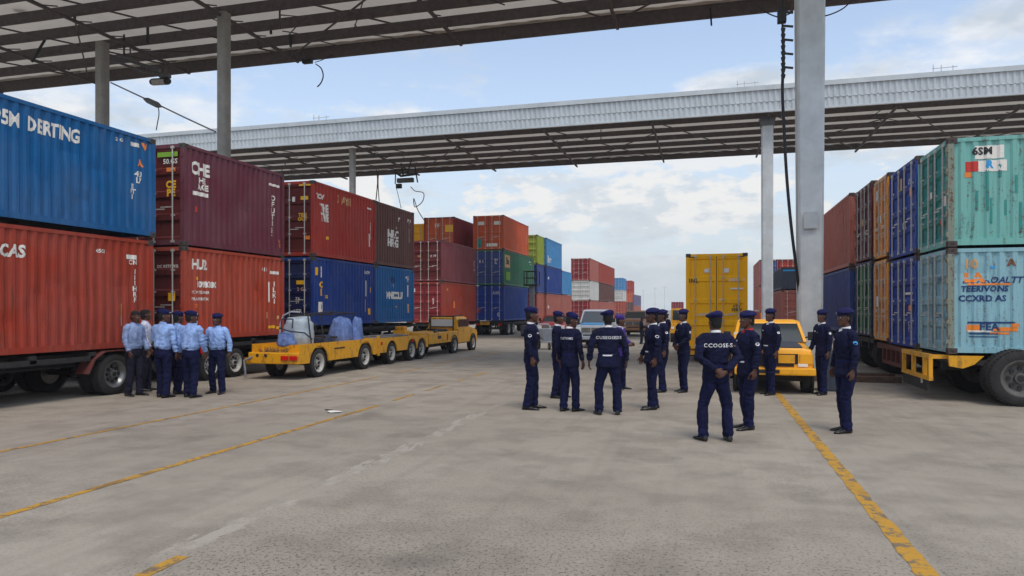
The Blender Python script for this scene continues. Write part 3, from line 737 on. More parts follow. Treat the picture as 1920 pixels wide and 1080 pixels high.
# right row trailers (running across)
yn, yf = rr(1778, 1721)
t = chassis('container trailer with yellow rear frame, at the right edge', XR, yn, 10.6, .945, (1.12, 2.3), r=.54, W=yf - yn, rz=RZ, x_out=.42, rimk='darkrim')
m = MB()
W_ = yf - yn
m.box(-W_ + .02, -.02, -.34, -.26, .86, .95); m.box(-W_ + .02, -.02, -.34, -.26, .42, .5)
for x in (-W_ + .02, -W_ * .62, -.5, -.12): m.box(x, x + .09, -.335, -.265, .5, .86)
for x in (-W_ + .06, -.16): m.box(x, x + .07, -.26, .05, .86, .94)
m.build('rear_frame', 'vyellow', t)
m = MB(); m.prism_x([(.0, .93), (.62, .93), (.45, .76), (.25, .68), (.02, .72)], -.05, .02); m.build('side_bracket', 'vyellow', t)
bm = text_bm('SBI', .12, .02)
for v in bm.verts: v.co = Vector((v.co.x - .5, -.345, v.co.y + .37))
m = MB().box(-W_ + .1, -.2, -.32, -.28, .2, .42).build('rear_board', 'chassis', t)
MB().frombm(bm).build('lettering', 'ink_white', t, fix=False)
m = MB().tube([(-.02, .9, .75), (.03, 1.1, .55), (.04, 1.35, .5), (.02, 1.5, .7)], .015, 6).build('air_hose', 'greycable', t)
yn, yf = rr(1718, 1640); W_ = yf - yn
t = chassis('dark red open trailer frame under the bright blue and amber containers', XR, yn, 10.6, .93, (3.2,), r=.45, W=W_, rz=RZ, framek='redframe')
m = MB()
for z in (.46, .84): m.box(-W_ * .55, -.1, -.2, -.12, z, z + .08)
for i in range(6): x = -.14 - i * (W_ * .55 - .1) / 5; m.box(x - .04, x + .04, -.195, -.125, .46, .9)
m.build('rear_frame', 'redframe', t)
yn, yf = rr(1634, 1596)
t = chassis('dark container trailer with one big worn tyre by the aisle, under the green container', XR, yn, 10.6, 1.02, (.62, 2.2), r=.56, W=2.35, rz=RZ, x_out=.35, rimk='darkrim')
yn = on_x(1593, XR)[0]
chassis('dark container trailer under the blue container lying along the aisle', XR + 2.3, yn, 9.2, 1.01, (2, 3.2), r=.46, W=2.25)
chassis('dark container trailer under the pale salmon container between the columns', xg + 2.2, 46, 6, .89, (1.2, 2.4), r=.42, W=2.2, twin=False)

# ------------------------------------------------------------------ yellow low trailers and pickup on the left
def arch_poly(y0, y1, zb, zt, wheels, rw, cut=None):
    """side skirt outline (y,z) with round wheel arches cut from the bottom edge"""
    pts = [(y0, zt), (y0, zb)]
    for w in wheels:
        a0 = math.acos(min(1, max(-1, (zb - .4) / rw))) if False else 0
        n = 10
        for i in range(n + 1):
            t = PI - PI * i / n
            yy = w + rw * math.cos(t); zz = max(zb, .40 + rw * math.sin(t))
            pts.append((yy, zz))
    pts += [(y1, zb), (y1, zt)]
    out = [pts[0]]
    for p in pts[1:]:
        if (Vector(p) - Vector(out[-1])).length > 1e-4: out.append(p)
    return out
def skirt(root, x0, x1, spec, mat, name='side_skirt'):
    y0, y1, zb, zt, wheels, rw = spec
    ys = {y0, y1}
    for w in wheels:
        for i in range(15): ys.add(round(w + rw * math.cos(PI * i / 14), 4))
    ys = sorted(y for y in ys if y0 <= y <= y1)
    def bot(y):
        z = zb
        for w in wheels:
            if abs(y - w) < rw: z = max(z, .36 + math.sqrt(rw * rw - (y - w) ** 2))
        return min(z, zt - .03)
    return MB().rings([[Vector((x0, y, bot(y))), Vector((x1, y, bot(y))), Vector((x1, y, zt)), Vector((x0, y, zt))] for y in ys]).build(name, mat, root)
def arch_poly(*a): return a
XT = -10.25
Yt = on_x(563, XT)[0]
t = thing('flat_trailer', 'yellow low flat trailer with red tail lamps, loaded with bags', 'trailer', (XT, Yt, 0), 0, 'yellow low trailers in a train')
LT = on_x(706, XT)[0] - Yt; WT = 1.45
w1, w2 = .95, LT - .75
for x0, x1 in ((-.04, 0), (-WT, -WT + .04)): skirt(t, x0, x1, arch_poly(.0, LT, .42, .93, (w1, w2), .5), 'vyellow')
m = MB(); m.box(-WT + .04, -.04, .5, LT - .06, .8, .85); m.box(-WT + .042, -.042, .04, .5, .62, .67)
m.box(-WT + .04, -.04, LT - .06, LT - .002, .45, .93); m.box(-WT + .04, -.04, .44, .5, .66, .9)
m.build('deck', 'vyellow', t)
m = MB(); m.bevbox(-WT - .03, .02, -.12, -.003, .42, .72, .03); m.build('rear_bumper', 'vyellow', t)
m = MB()
for x in (-.95, -1.2): m.tube([(x, -.118, .64), (x, -.126, .64)], .045, 12)
m.build('socket', 'black', t)
for x in (-.12, -.38): MB().bevbox(x - .11, x + .11, -.15, -.11, .52, .64, .015).build('tail_lamp', 'lampred', t)
m = MB(); m.box(-WT + .2, -.2, .1, LT - .1, .4, .52)
for y in (w1, w2): m.tube([(-WT + .1, y, .38), (-.1, y, .38)], .06, 8)
m.build('underframe', 'chassis', t)
for y in (w1, w2):
    wheel(t, -.13, y, .395, .26, 1, 'rim'); wheel(t, -WT + .13, y, .395, .26, -1, 'rim')
m = MB(); m.tube([(-WT + .1, -.1, .6), (-WT - .1, -.2, .5), (-WT - .05, -.22, .25), (-WT - .05, -.2, .06)], .03, 8); m.build('hose', 'greycable', t)
m = MB(); r_ = random.Random(3)
for i in range(60):
    a = Vector((r_.uniform(-1.35, -.6), r_.uniform(.1, .42), .7)); m.beam(a, a + Vector((r_.uniform(-.15, .15), r_.uniform(-.1, .1), r_.uniform(.03, .16))), .012, .012)
tag(m.build('scrap_pile', plain('straw_scrap', rgb(120, 96, 60), .9, .4, 20)), 'tangled brown straw and scrap on the yellow trailer tail', 'scrap').location = (XT, Yt, 0)
# grime-lettering patch
m = MB(); m.box(.001, .006, 1.75, 2.35, .72, .76); m.build('decal', 'ink_black', t)
# bags on the trailer
def bag(name, label, cat, mat, loc, sx, sy, h, seed, top=.5):
    bm = bmesh.new(); bmesh.ops.create_uvsphere(bm, u_segments=24, v_segments=16, radius=1)
    for v in bm.verts:
        c = v.co.copy(); q = (abs(c.x) ** 3.2 + abs(c.y) ** 3.2) ** (1 / 3.2)
        rr_ = math.hypot(c.x, c.y)
        if q > 1e-6: c.x *= rr_ / q; c.y *= rr_ / q
        z = (c.z + 1) / 2
        k = 1 - (1 - top) * z ** 1.3; kk = max(.25, math.sqrt(max(0, 1 - c.z * c.z))); k *= (kk ** .35) / kk; z = .5 + .5 * math.copysign(abs(c.z) ** .7, c.z)
        n = noise.noise(Vector((v.co.x * 2.2 + seed, v.co.y * 2.2, v.co.z * 2.2))) * .16
        v.co = Vector((c.x * sx * k * (1 + n), c.y * sy * k * (1 + n), max(0, z * h * (1 + n * .4) - .03)))
    o = MB().frombm(bm).build(name, mat, None, smooth=True)
    o.location = loc; tag(o, label, cat); return o
xb, yb = XT - .62, Yt + .95
o = bag('water_tank', 'pale plastic tank with a white hoop and dark straps, rear load of the yellow trailer', 'tank', 'tank', (xb, yb, .84), .36, .4, .84, 1, .86)
m = MB(); m.tube([(-.42, -.3, .25), (-.40, -.3, .6), (-.3, -.32, .84), (-.05, -.32, .95), (.2, -.3, .93)], .022, 8); m.build('hoop', 'vwhite', o)
m = MB(); m.tube([(-.3, -.5, .5), (.05, -.53, .42), (.4, -.4, .38), (.52, -.2, .2)], .02, 6); m.tube([(-.2, -.5, .75), (.1, -.5, .75)], .02, 6); m.tube([(-.22, -.5, .75), (-.22, -.54, .5)], .018, 6); m.tube([(.12, -.5, .75), (.12, -.54, .5)], .018, 6)
m.build('strap', 'strap', o)
bag('cloth_bag', 'blue cloth bundle low beside the plastic tank', 'bag', 'bag', (xb - .15, yb - .35, .84), .3, .2, .42, 4, .7)
bag('cloth_bag', 'tall blue cloth bag standing at the front of the yellow trailer', 'bag', 'bag', (xb + .12, Yt + 3.05, .84), .34, .4, .82, 7, .62)
bag('cloth_bag', 'slimmer blue cloth bag leaning against the tall one', 'bag', 'bag', (xb + .42, Yt + 3.5, .84), .16, .26, .8, 12, .6)
bag('cloth_bag', 'dark small sack lying between the tank and the tall bag', 'bag', 'strap', (xb, Yt + 2.2, .84), .3, .3, .3, 15, .7)
m = MB()
m.tube([(XT - .3, Yt + .9, 1.72), (XT - .35, Yt + 2.0, 1.78), (XT - .3, Yt + 3.6, 1.72)], .022, 6)
m.tube([(XT - .9, Yt + .8, 1.66), (XT - .8, Yt + 3.4, 1.7)], .02, 6)
for y in (.85, 1.5, 3.55): m.tube([(XT - .18, Yt + y, .85), (XT - .3, Yt + y, 1.73)], .018, 6)
for y in (.9, 2.2, 3.4): m.tube([(XT - .3, Yt + y, 1.74), (XT - .88, Yt + y, 1.68)], .016, 6)
m.tube([(XT - .5, Yt + 1.5, 1.1), (XT - .4, Yt + 2.6, 1.02)], .03, 6)
tag(m.build('tubular_rack', 'black'), 'dark tubular rack over the bags on the yellow trailer', 'rack')
# second low trailer
Yu = Yt + LT + .12; LU = on_x(803, XT - .1)[0] - Yu
t = thing('flat_trailer', 'yellow three axle low trailer coupled in the middle of the train', 'trailer', (XT - .1, Yu, 0), 0, 'yellow low trailers in a train')
ws = (LU * .28, LU * .66, LU * .86)
for x0, x1 in ((-.04, 0), (-WT, -WT + .04)): skirt(t, x0, x1, arch_poly(.0, LU, .42, .9, ws, .44), 'vyellow')
m = MB(); m.box(-WT + .04, -.04, .04, LU - .04, .8, .85); m.box(-WT + .04, -.04, .0, .04, .5, .9); m.build('deck', 'vyellow', t)
m = MB(); m.box(-.02, .03, .15, .27, .35, 1.0); m.box(-.02, .03, -.1, -.04, .4, .86); m.build('stake_post', 'vyellow', t)
m = MB(); m.box(-WT + .2, -.2, -.1, LU - .1, .4, .52)
for y in ws: m.tube([(-WT + .1, y, .36), (-.1, y, .36)], .06, 8)
m.build('underframe', 'chassis', t)
for y in ws:
    wheel(t, -.13, y, .37, .26, 1, 'rim'); wheel(t, -WT + .13, y, .37, .26, -1, 'rim')
for y in (.4, 2.9): MB().box(.001, .02, y, y + .09, .68, .78).build('side_marker', 'lampred', t)
m = MB(); m.tube([(-1.2, .5, .88), (-.9, 3.6, .9)], .05, 8); m.tube([(-.5, .4, .88), (-.6, 3.9, .88)], .035, 8); m.tube([(-.8, 1.0, .93), (-.5, 3.2, .93)], .03, 6)
tag(m.build('loose_poles', 'greycable'), 'grey poles lying on the middle yellow trailer', 'poles').location = (XT - .1, Yu, 0)
m = MB(); m.bevbox(-.25, .25, -.2, .2, 0, .22, .03); m.bevbox(-.18, .2, -.16, .12, .22, .36, .03)
tag(m.build('crate', 'vyellow'), 'small yellow crate at the front end of the middle trailer', 'crate').location = (XT - 1.0, Yu + LU - .5, .85)
# flatbed pickup at the head of the train (seen from behind)
Yp = Yu + LU + .1; Ye = on_x(895, XT - .1)[0]; LP = Ye - Yp
t = thing('flatbed_pickup', 'yellow flatbed pickup seen from behind at the head of the trailer train', 'pickup truck', (XT - .1, Yp, 0), 0, 'yellow working vehicles')
bl = LP * .56
m = MB(); m.bevbox(-WT - .05, 0, 0, bl, .5, .93, .02); m.build('flatbed', 'vyellow', t)
m = MB(); m.box(-.001, .012, .9, 1.25, .68, .8); m.build('step_slot', 'black', t); MB().bevbox(.0, .02, 1.9, 2.0, .6, .85, .008).build('side_marker', 'lampred', t)
body = [(bl + .02, .42), (bl + .02, 1.02), (bl + .35, 1.06), (LP - .75, 1.04), (LP - .1, .92), (LP, .8), (LP, .42)]
m = MB(); m.prism_x(body, -WT - .02, -.01); m.build('body', 'vyellow', t)
m = MB()
m.rings([[Vector((x, y, z)) for x, y in ((-WT + .02 + i, bl + .05 + j), (-.05 - i, bl + .05 + j), (-.05 - i, LP - .8 - k), (-WT + .02 + i, LP - .8 - k))] for z, i, j, k in ((1.0, 0, 0, 0), (1.48, .1, .08, .35), (1.53, .16, .14, .45))])
m.build('cab_roof', 'vyellow', t)
m = MB(); m.box(-WT + .2, -.25, bl + .03, bl + .13, 1.1, 1.42); m.build('rear_window', 'lampclear', t)
for x in (-.062, -WT + .0): MB().box(x, x + .03, bl + .2, LP - 1.15, 1.1, 1.42).build('side_window', 'glass', t)
m = MB()
for x in (-.2, -WT + .2): m.tube([(x, bl - .1, .93), (x, bl - .1, 1.55)], .03, 8)
m.tube([(-.2, bl - .1, 1.55), (-WT + .2, bl - .1, 1.55)], .03, 8); m.tube([(-.2, bl - .1, 1.55), (-.3, bl + 1.2, 1.58), (-.3, LP - 1.3, 1.56)], .025, 8)
m.tube([(-.2, bl - .12, 1.1), (-WT + .2, bl - .12, 1.1)], .025, 8); m.build('roll_bar', 'black', t)
m = MB(); m.tube([(-.1, .8, .95), (-.3, 1.6, 1.0), (-.2, 2.4, .98), (-1.1, 2.5, 1.0)], .05, 8); m.build('load_rail', 'black', t)
m = MB(); m.box(-WT + .2, -.2, .1, LP - .1, .36, .5); m.build('underframe', 'chassis', t)
for y in (bl - .5, LP - .65):
    wheel(t, -.08, y, .34, .22, 1, 'rim'); wheel(t, -WT + .08, y, .34, .22, -1, 'rim')
for y in (bl - .5, LP - .65):
    m = MB(); m.lathe([(-.03, .40), (.03, .42), (.03, .36), (-.03, .36)], (-.01, y, .36), 'x', 24); m.build('wheel_arch', 'black', t)

# ------------------------------------------------------------------ vehicles facing the camera
def car_front(label, X, Y, W, L, hz, roofz, bodyk, hoodk=None, name='pickup_truck', cat='pickup truck', wr=.34, group=None, beacon=False, bull=True, rz=0, bed=True, lampk='lamporange', bright=False, dark_lower=False):
    """root at the front left-of-centre on the ground; the front faces -Y, body runs to +Y"""
    t = thing(name, label, cat, (X, Y, 0), rz, group)
    h = W / 2
    cy0, cy1 = L * .30, L * .62
    # lower body lofted front to back, with crown over the bonnet
    secs = []
    for y, w, zb, ztop in ((0.0, .94, .46, hz - .10), (.05, .985, .42, hz - .02), (.25, 1, .40, hz), (cy0, 1, .40, hz + .06), (cy0 + .02, 1, .40, hz + .08), (cy1, 1, .40, hz + .08), (L - .1, .99, .42, hz + .05), (L, .96, .48, hz)):
        hw = h * w
        secs.append([Vector((x, y, z)) for x, z in ((-hw * .96, zb), (-hw, zb + .08), (-hw, ztop - .16), (-hw * .95, ztop - .04), (-hw * .7, ztop), (hw * .7, ztop), (hw * .95, ztop - .04), (hw, ztop - .16), (hw, zb + .08), (hw * .96, zb))])
    m = MB().rings(secs); m.build('body', bodyk, t, angle=32)
    # bonnet panel
    m = MB(); m.rings([[Vector((x, y, z + dz)) for x, dz in ((-h * .72, 0), (h * .72, 0), (h * .72, .022), (-h * .72, .022))] for y, z in ((.08, hz - .012), (.3, hz + .004), (cy0 - .05, hz + .058))])
    m.build('bonnet', hoodk or bodyk, t)
    # cabin
    def ring(z, ix, fy, ry): return [Vector((x, y, z)) for x, y in ((-h + ix, cy0 + fy), (h - ix, cy0 + fy), (h - ix, cy1 - ry), (-h + ix, cy1 - ry))]
    m = MB(); zt = roofz
    cab = [ring(hz + .05, .03, 0, 0), ring(zt - .08, .14, .42, .1)]
    # pillars and roof
    lo, hi = cab
    for i in range(4): m.beam(lo[i], hi[i], .07, .07)
    m.build('pillars', bodyk, t)
    m = MB(); m.rings([ring(zt - .09, .11, .38, .06), ring(zt - .03, .12, .42, .1), ring(zt, .2, .52, .2)]); m.build('roof', bodyk, t, angle=40)
    def pane(a, b, c, d, name, mat='glass'):
        m = MB(); nrm = (b - a).cross(d - a).normalized() * .012
        m.rings([[a, b, c, d], [a + nrm, b + nrm, c + nrm, d + nrm]]); return m.build(name, mat, t)
    ins = lambda a, b, k: a + (b - a) * k
    ws_ = pane(ins(lo[0], lo[1], .03), ins(lo[1], lo[0], .03), ins(hi[1], hi[0], .03), ins(hi[0], hi[1], .03), 'windscreen')
    pane(ins(lo[1], lo[2], .04), ins(lo[2], lo[1], .04), ins(hi[2], hi[1], .04), ins(hi[1], hi[2], .04), 'side_window')
    pane(ins(lo[0], lo[3], .04), ins(lo[3], lo[0], .04), ins(hi[3], hi[0], .04), ins(hi[0], hi[3], .04), 'side_window')
    # interior
    m = MB()
    for x in (-h * .45, h * .45): m.bevbox(x - .2, x + .2, cy0 + .75, cy0 + .9, hz, hz + .42, .05)
    m.build('seat', 'black', t)
    # front end
    m = MB(); m.box(-h * .60, h * .60, -.012, .02, hz - .36, hz - .14); m.build('grille', 'black', t)
    m = MB()
    for i in range(5): z = hz - .34 + i * .045; m.box(-h * .60, h * .60, -.024, -.010, z, z + .014)
    m.box(-.02, .02, -.026, -.012, hz - .36, hz - .14); m.build('grille_bars', 'black' if not bright else 'rim', t)
    for s in (-1, 1):
        a = MB(); a.bevbox(s * h * .80 - h * .16, s * h * .80 + h * .16, -.03, .06, hz - .36, hz - .13, .02)
        hl = a.build('headlight', lampk if bright is False else 'lampclear', t)
    m = MB(); m.bevbox(-h * 1.03, h * 1.03, -.14, .06, .42, .58, .03); m.build('front_bumper', bodyk, t)
    for s in (-1, 1): MB().bevbox(s * h * .72 - .1, s * h * .72 + .1, -.03, .05, .6, .67, .01).build('indicator', 'lampclear', t)
    m = MB(); m.box(-h * .5, h * .5, -.012, .03, .60, .66); m.build('air_intake', 'black', t)
    for s in (-1, 1):
        m = MB(); m.beam((s * h, cy0 + .25, hz + .15), (s * (h + .12), cy0 + .2, hz + .2), .03, .03); m.bevbox(min(s * (h + .06), s * (h + .22)), max(s * (h + .06), s * (h + .22)), cy0 + .16, cy0 + .22, hz + .1, hz + .3, .015)
        m.build('mirror', 'black', t)
    for y in (.55, L - .75):
        wheel(t, h - .09, y, wr, .22, 1, 'rim'); wheel(t, -h + .09, y, wr, .22, -1, 'rim')
        for s in (-1, 1):
            a = MB(); a.lathe([(-.02, wr + .07), (.02, wr + .08), (.02, wr + .02), (-.02, wr + .02)], (s * (h + .005), y, wr), 'x', 24); a.build('wheel_arch', 'black', t)
    m = MB(); m.box(-h + .2, h - .2, .3, L - .2, .26, .42); m.build('underframe', 'chassis', t)
    for s in (-1, 1):
        m = MB(); m.box(min(s * h, s * (h + .006)), max(s * h, s * (h + .006)), cy0 + .1, cy0 + .115, .5, hz); m.box(min(s * h, s * (h + .006)), max(s * h, s * (h + .006)), cy1 - .05, cy1 - .035, .5, hz); m.build('door_seam', 'black', t)
    return t
# yellow pickup behind the officers
xa, ya = ground(1448, 742)
P1 = car_front('battered yellow pickup with raised grey bonnet edge, parked over the yellow line by the column', 1.37, 16.6, 1.62, 4.4, 1.02, 1.60, 'pickup', 'slate', wr=.33, group='yellow working vehicles', lampk='pickup')
# recess and broken front details
m = MB(); m.box(.08, .42, -.04, -.026, .68, .86); m.build('repair_patch', 'vyellow', P1)
m = MB(); m.box(-.35, .1, -.146, -.138, .46, .54); m.build('number_plate', 'black', P1)
m = MB(); m.box(-.8, -.3, 1.33 + .12, 1.35 + .12, 1.16, 1.3, Matrix.Translation((0, 0, 0))); m.build('papers', 'ink_white', P1)
# white van, red car, tan pickup in the background
car_front('white and blue van with a wide dark windscreen, behind the officers', -5.4, 33.6, 1.5, 4.2, 1.12, 1.84, 'vwhite', 'sky', name='van', cat='van', wr=.33, bright=True)
x_, y_ = ground(1034, 636)
car_front('red pickup behind the hand cart, partly hidden by officers', -9.4, 43.0, 1.8, 4.4, 1.0, 1.5, 'vred', name='pickup_truck', wr=.34, bright=True)
car_front('tan pickup far down the yard between the officers', -5.0, 49.0, 1.6, 4.6, 1.15, 1.75, 'vtan', name='pickup_truck', wr=.36, bright=True)
# yellow yard tractor left of the tall yellow container
t = thing('yard_tractor', 'small yellow yard tractor beside the tall yellow container', 'tractor', (-1.62, 41.0, 0), 0, 'yellow working vehicles')
m = MB(); m.bevbox(-.5, .5, 0, 1.6, .5, 1.1, .06); m.bevbox(-.45, .45, .1, 1.0, 1.1, 1.9, .05); m.build('cab', 'vyellow', t)
MB().box(-.36, .36, .085, .099, 1.25, 1.8).build('windscreen', 'glass', t)
m = MB(); m.box(-.45, .45, .2, 2.8, .4, .52); m.build('underframe', 'chassis', t)
for y in (.4, 2.2): wheel(t, .38, y, .36, .22, 1); wheel(t, -.38, y, .36, .22, -1)
for s in (-.36, .36): MB().bevbox(s - .08, s + .08, -.02, .02, .75, .88, .01).build('headlight', 'lampclear', t)
# hand cart (white) near the red pickup
x_, y_ = ground(1026, 655)
t = thing('hand_cart', 'white three wheeled hand cart near the leftmost dark officer', 'cart', (x_, y_, 0), .5)
m = MB(); m.tube([(-.3, -.3, .35), (-.3, .5, .35), (-.3, .6, 1.0), (-.25, .62, 1.15)], .03, 8); m.tube([(.3, -.3, .35), (.3, .5, .35), (.3, .6, 1.0), (.25, .62, 1.15)], .03, 8)
m.tube([(-.25, .62, 1.15), (.25, .62, 1.15)], .03, 8); m.tube([(-.3, -.3, .35), (.3, -.3, .35)], .03, 8); m.tube([(-.3, .5, .35), (.3, .5, .35)], .03, 8); m.build('frame', 'vwhite', t)
m = MB(); m.rings([[Vector((x, y, z)) for x, y in ((-a, -a), (a, -a), (a, a), (-a, a))] for z, a in ((.42, .22), (.95, .36), (.96, .33), (.46, .19))]); m.build('tray', 'vwhite', t)
for x in (-.36, .36): wheel(t, x, .2, .25, .08, 1 if x > 0 else -1)
wheel(t, 0, -.35, .16, .07, 1)

# lift cage in front of the green container
xq, yq = on_x(994, X6 + 1.6)[0], 0
t = thing('lift_cage', 'grey mast with a dark wire cage in front of the green container', 'lift', (-11.9, xq - 1.5, 0))
dq = on_x(994, X6 + 1.6)[1] - 1.5
zc0, zc1 = zat(534, dq), zat(509, dq)
m = MB()
for x in (-.45, .45):
    for y in (-.4, .4): m.beam((x, y, zc0), (x, y, zc1), .06, .06)
for z in (zc0, (zc0 + zc1) / 2, zc1):
    for y in (-.4, .4): m.beam((-.45, y, z), (.45, y, z), .05, .05)
    for x in (-.45, .45): m.beam((x, -.4, z), (x, .4, z), .05, .05)
m.box(-.5, .5, -.45, .45, zc0 - .08, zc0 - .03)
for i in range(7): m.beam((-.45 + i * .15, -.4, zc0), (-.45 + i * .15, -.4, zc1), .015, .015)
m.build('cage', 'black', t)
MB().box(-.16, .16, -.14, .14, .5, zc0 - .08).build('mast', 'greycable', t)
MB().bevbox(-.6, .6, -.9, .9, .15, .75, .05).build('base', 'lampbody', t)
for x in (-.5, .5): wheel(t, x, -.6, .25, .16, 1 if x > 0 else -1); wheel(t, x, .6, .25, .16, 1 if x > 0 else -1)

# ------------------------------------------------------------------ columns and canopies
def column(label, X, Y, w0, w1, ztop, mat, cap=True, group='canopy columns'):
    t = thing('column', label, 'column', (X, Y, 0), 0, group)
    m = MB(); c = .06
    def ring(w, z):
        h = w / 2; return [Vector((x, y, z)) for x, y in ((-h + c, -h), (h - c, -h), (h, -h + c), (h, h - c), (h - c, h), (-h + c, h), (-h, h - c), (-h, -h + c))]
    m.rings([ring(w0, 0), ring(w0 + (w1 - w0) * .5, ztop * .5), ring(w1, ztop)])
    m.build('shaft', mat, t)
    if cap:
        m = MB(); m.box(-w1 / 2 - .12, w1 / 2 + .12, -w1 / 2 - .12, w1 / 2 + .12, ztop, ztop + .06); m.box(-w1 / 2 - .05, w1 / 2 + .05, -w1 / 2 - .05, w1 / 2 + .05, ztop - .35, ztop); m.build('head_plate', 'lampbody', t)
    return t
CZ = 12.15
YC1 = 21.3
colN = column('thick pale grey tapering column beside the yellow pickup', 2.68, YC1, .60, .74, CZ - 1.0, 'concrete', cap=False)
m = MB(); m.box(-.36, .36, -.3, .3, CZ - 1.0, CZ - .02); m.box(-.5, .5, -.06, .06, CZ - 1.35, CZ - .3); m.box(-.5, -.42, -.2, .2, CZ - 1.3, CZ - .8); m.box(.42, .5, -.2, .2, CZ - 1.3, CZ - .8); m.build('steel_head', 'lampbody', colN)
m = MB(); m.box(-.2, .16, -.42, -.41, 4.05, 4.5); m.build('paint_patch', 'patch', colN)
column('slim pale column behind the yellow pickup, under the far canopy', 2.95, 40.0, .55, .58, CZ - .3, 'concrete')
xa = on_y(420, YC1)[0]
column('grey column darkened for backlight, rising behind the maroon container to the near canopy', xa, YC1, .37, .37, CZ - .0, 'concrete_dark', cap=False)
xb_, yb_ = on_y(192, 22.4)
column('grey column darkened for backlight, rising behind the blue container at far left', xb_, 22.4, .40, .40, CZ - .0, 'concrete_dark', cap=False)
xc = on_y(661, 40.2)[0]
column('grey column darkened for backlight, carrying the far canopy behind the orange red container', xc, 40.2, .34, .34, CZ - .3, 'concrete_dark', cap=False)
MB().box(-.55, .55, -.55, .55, 0, .14).build('plinth', 'concrete_dark', colN)

def canopy(label, x0, x1, y0, y1, z, pitch, pd, raft, fascia_y=None, ft=1.15):
    t = thing('canopy', label, 'canopy', ((x0 + x1) / 2, (y0 + y1) / 2, z), 0, 'open steel canopies')
    ox, oy, oz = t.location
    def B(m, n, k, **kw):
        m.v = [(a - ox, b - oy, c - oz) for a, b, c in m.v]; return m.build(n, k, t, **kw)
    # corrugated roof sheet
    m = MB(); us = []; n = int((x1 - x0) / .5)
    vs = []
    for i in range(n + 1):
        x = x0 + (x1 - x0) * i / n
        dz = .03 if i % 2 else 0
        vs += [(x, y0, z + .42 + dz), (x, y1, z + .42 + dz)]
    m.add(vs, [(2 * i, 2 * i + 1, 2 * i + 3, 2 * i + 2) for i in range(n)])
    B(m, 'roof_sheet', 'sheet', fix=False)
    m = MB(); m.box(x0, x1, y0 - .1, y0 + .3, z + .47, z + .5); m.box(x0, x1, y1 - .3, y1 + .02, z + .47, z + .5); B(m, 'edge_flashing', 'fascia')
    k = max(1, int(round((y1 - y0) / pitch)))
    for i in range(k + 1):
        y = y0 + (y1 - y0 - .1) * i / k; last = i in (0, k)
        m = MB(); d = pd * (1.35 if last else 1)
        m.box(x0, x1, y, y + .025, z + .41 - d, z + .41); m.box(x0, x1, y + .025, y + .12, z + .41 - d, z + .43 - d); m.box(x0, x1, y + .1, y + .12, z + .43 - d, z + .47 - d)
        B(m, 'purlin', 'purlin')
    for x in raft:
        m = MB()
        m.beam((x, y0 + .1, z - .12), (x, y1 - .1, z - .12), .1, .1)
        q = int((y1 - y0) / 1.4)
        for i in range(q):
            a = y0 + .2 + (y1 - y0 - .4) * i / q; b = y0 + .2 + (y1 - y0 - .4) * (i + 1) / q
            m.beam((x, a, z - .12), (x, (a + b) / 2, z + .12), .04, .04)
        B(m, 'rafter', 'purlin')
    for i, x in enumerate(raft[:-1]):
        m = MB(); m.beam((x, y0 + .3, z - .02), (raft[i + 1], y1 - .3, z - .0), .05, .05)
        if i % 2 == 0: m.beam((x, y1 - .5, z - .0), (raft[i + 1], y0 + 3, z - .02), .05, .05)
        B(m, 'wind_brace', 'purlin')
    if fascia_y is not None:
        m = MB(); vs = []; n = int((x1 - x0) / .07)
        for i in range(n + 1):
            x = x0 + (x1 - x0) * i / n; q = i % 4
            dy = (0, 0, .05, .05)[q]
            vs += [(x, fascia_y + dy, z + .02), (x, fascia_y + dy, z + ft - .2)]
        m.add(vs, [(2 * i, 2 * i + 2, 2 * i + 3, 2 * i + 1) for i in range(n)])
        B(m, 'fascia', 'fascia', fix=False)
        m = MB(); m.box(x0, x1, fascia_y - .06, fascia_y + .1, z + ft - .22, z + ft + .02); m.box(x0, x1, fascia_y - .02, fascia_y + .12, z - .06, z + .03)
        B(m, 'ridge_flashing', 'fascia')
    r_ = random.Random(int(y1)); 
    for i in range(16):
        xa = x0 + (x1 - x0) * r_.uniform(.15, .95); ya = r_.uniform(y0 + .5, y1 - 2.5); m = MB(); zz_ = z + r_.uniform(-.12, .06)
        b = (xa + r_.uniform(-2.5, 2.5), ya + r_.uniform(.5, 2.4), zz_ - r_.uniform(0, .2)); c_ = (xa + r_.uniform(-1, 1), ya, zz_ - r_.uniform(.05, .35))
        m.tube([(xa, ya, zz_ + .1), c_, ((c_[0] + b[0]) / 2, (c_[1] + b[1]) / 2, zz_ - .12), b], .022, 6)
        if i % 3 == 0: m.beam((xa, ya, z + .3), (xa, ya, z - .5), .05, .05)
        B(m, 'conduit', 'black' if i % 2 else 'purlin')
    return t
canopy('near steel canopy overhead with rows of dark purlins', -44, 6.4, 17.2, 26.1, CZ, 1.4, .36, (-38, -32, -26.6, -21.6, -16.3, -9.2, -3.2, 2.7))
canopy('far steel canopy with a pale corrugated fascia crossing the yard', -62, 40, 39.0, 50, CZ - .1, 1.85, .27, [-45 + i * 6 for i in range(14)], fascia_y=38.9, ft=1.3)
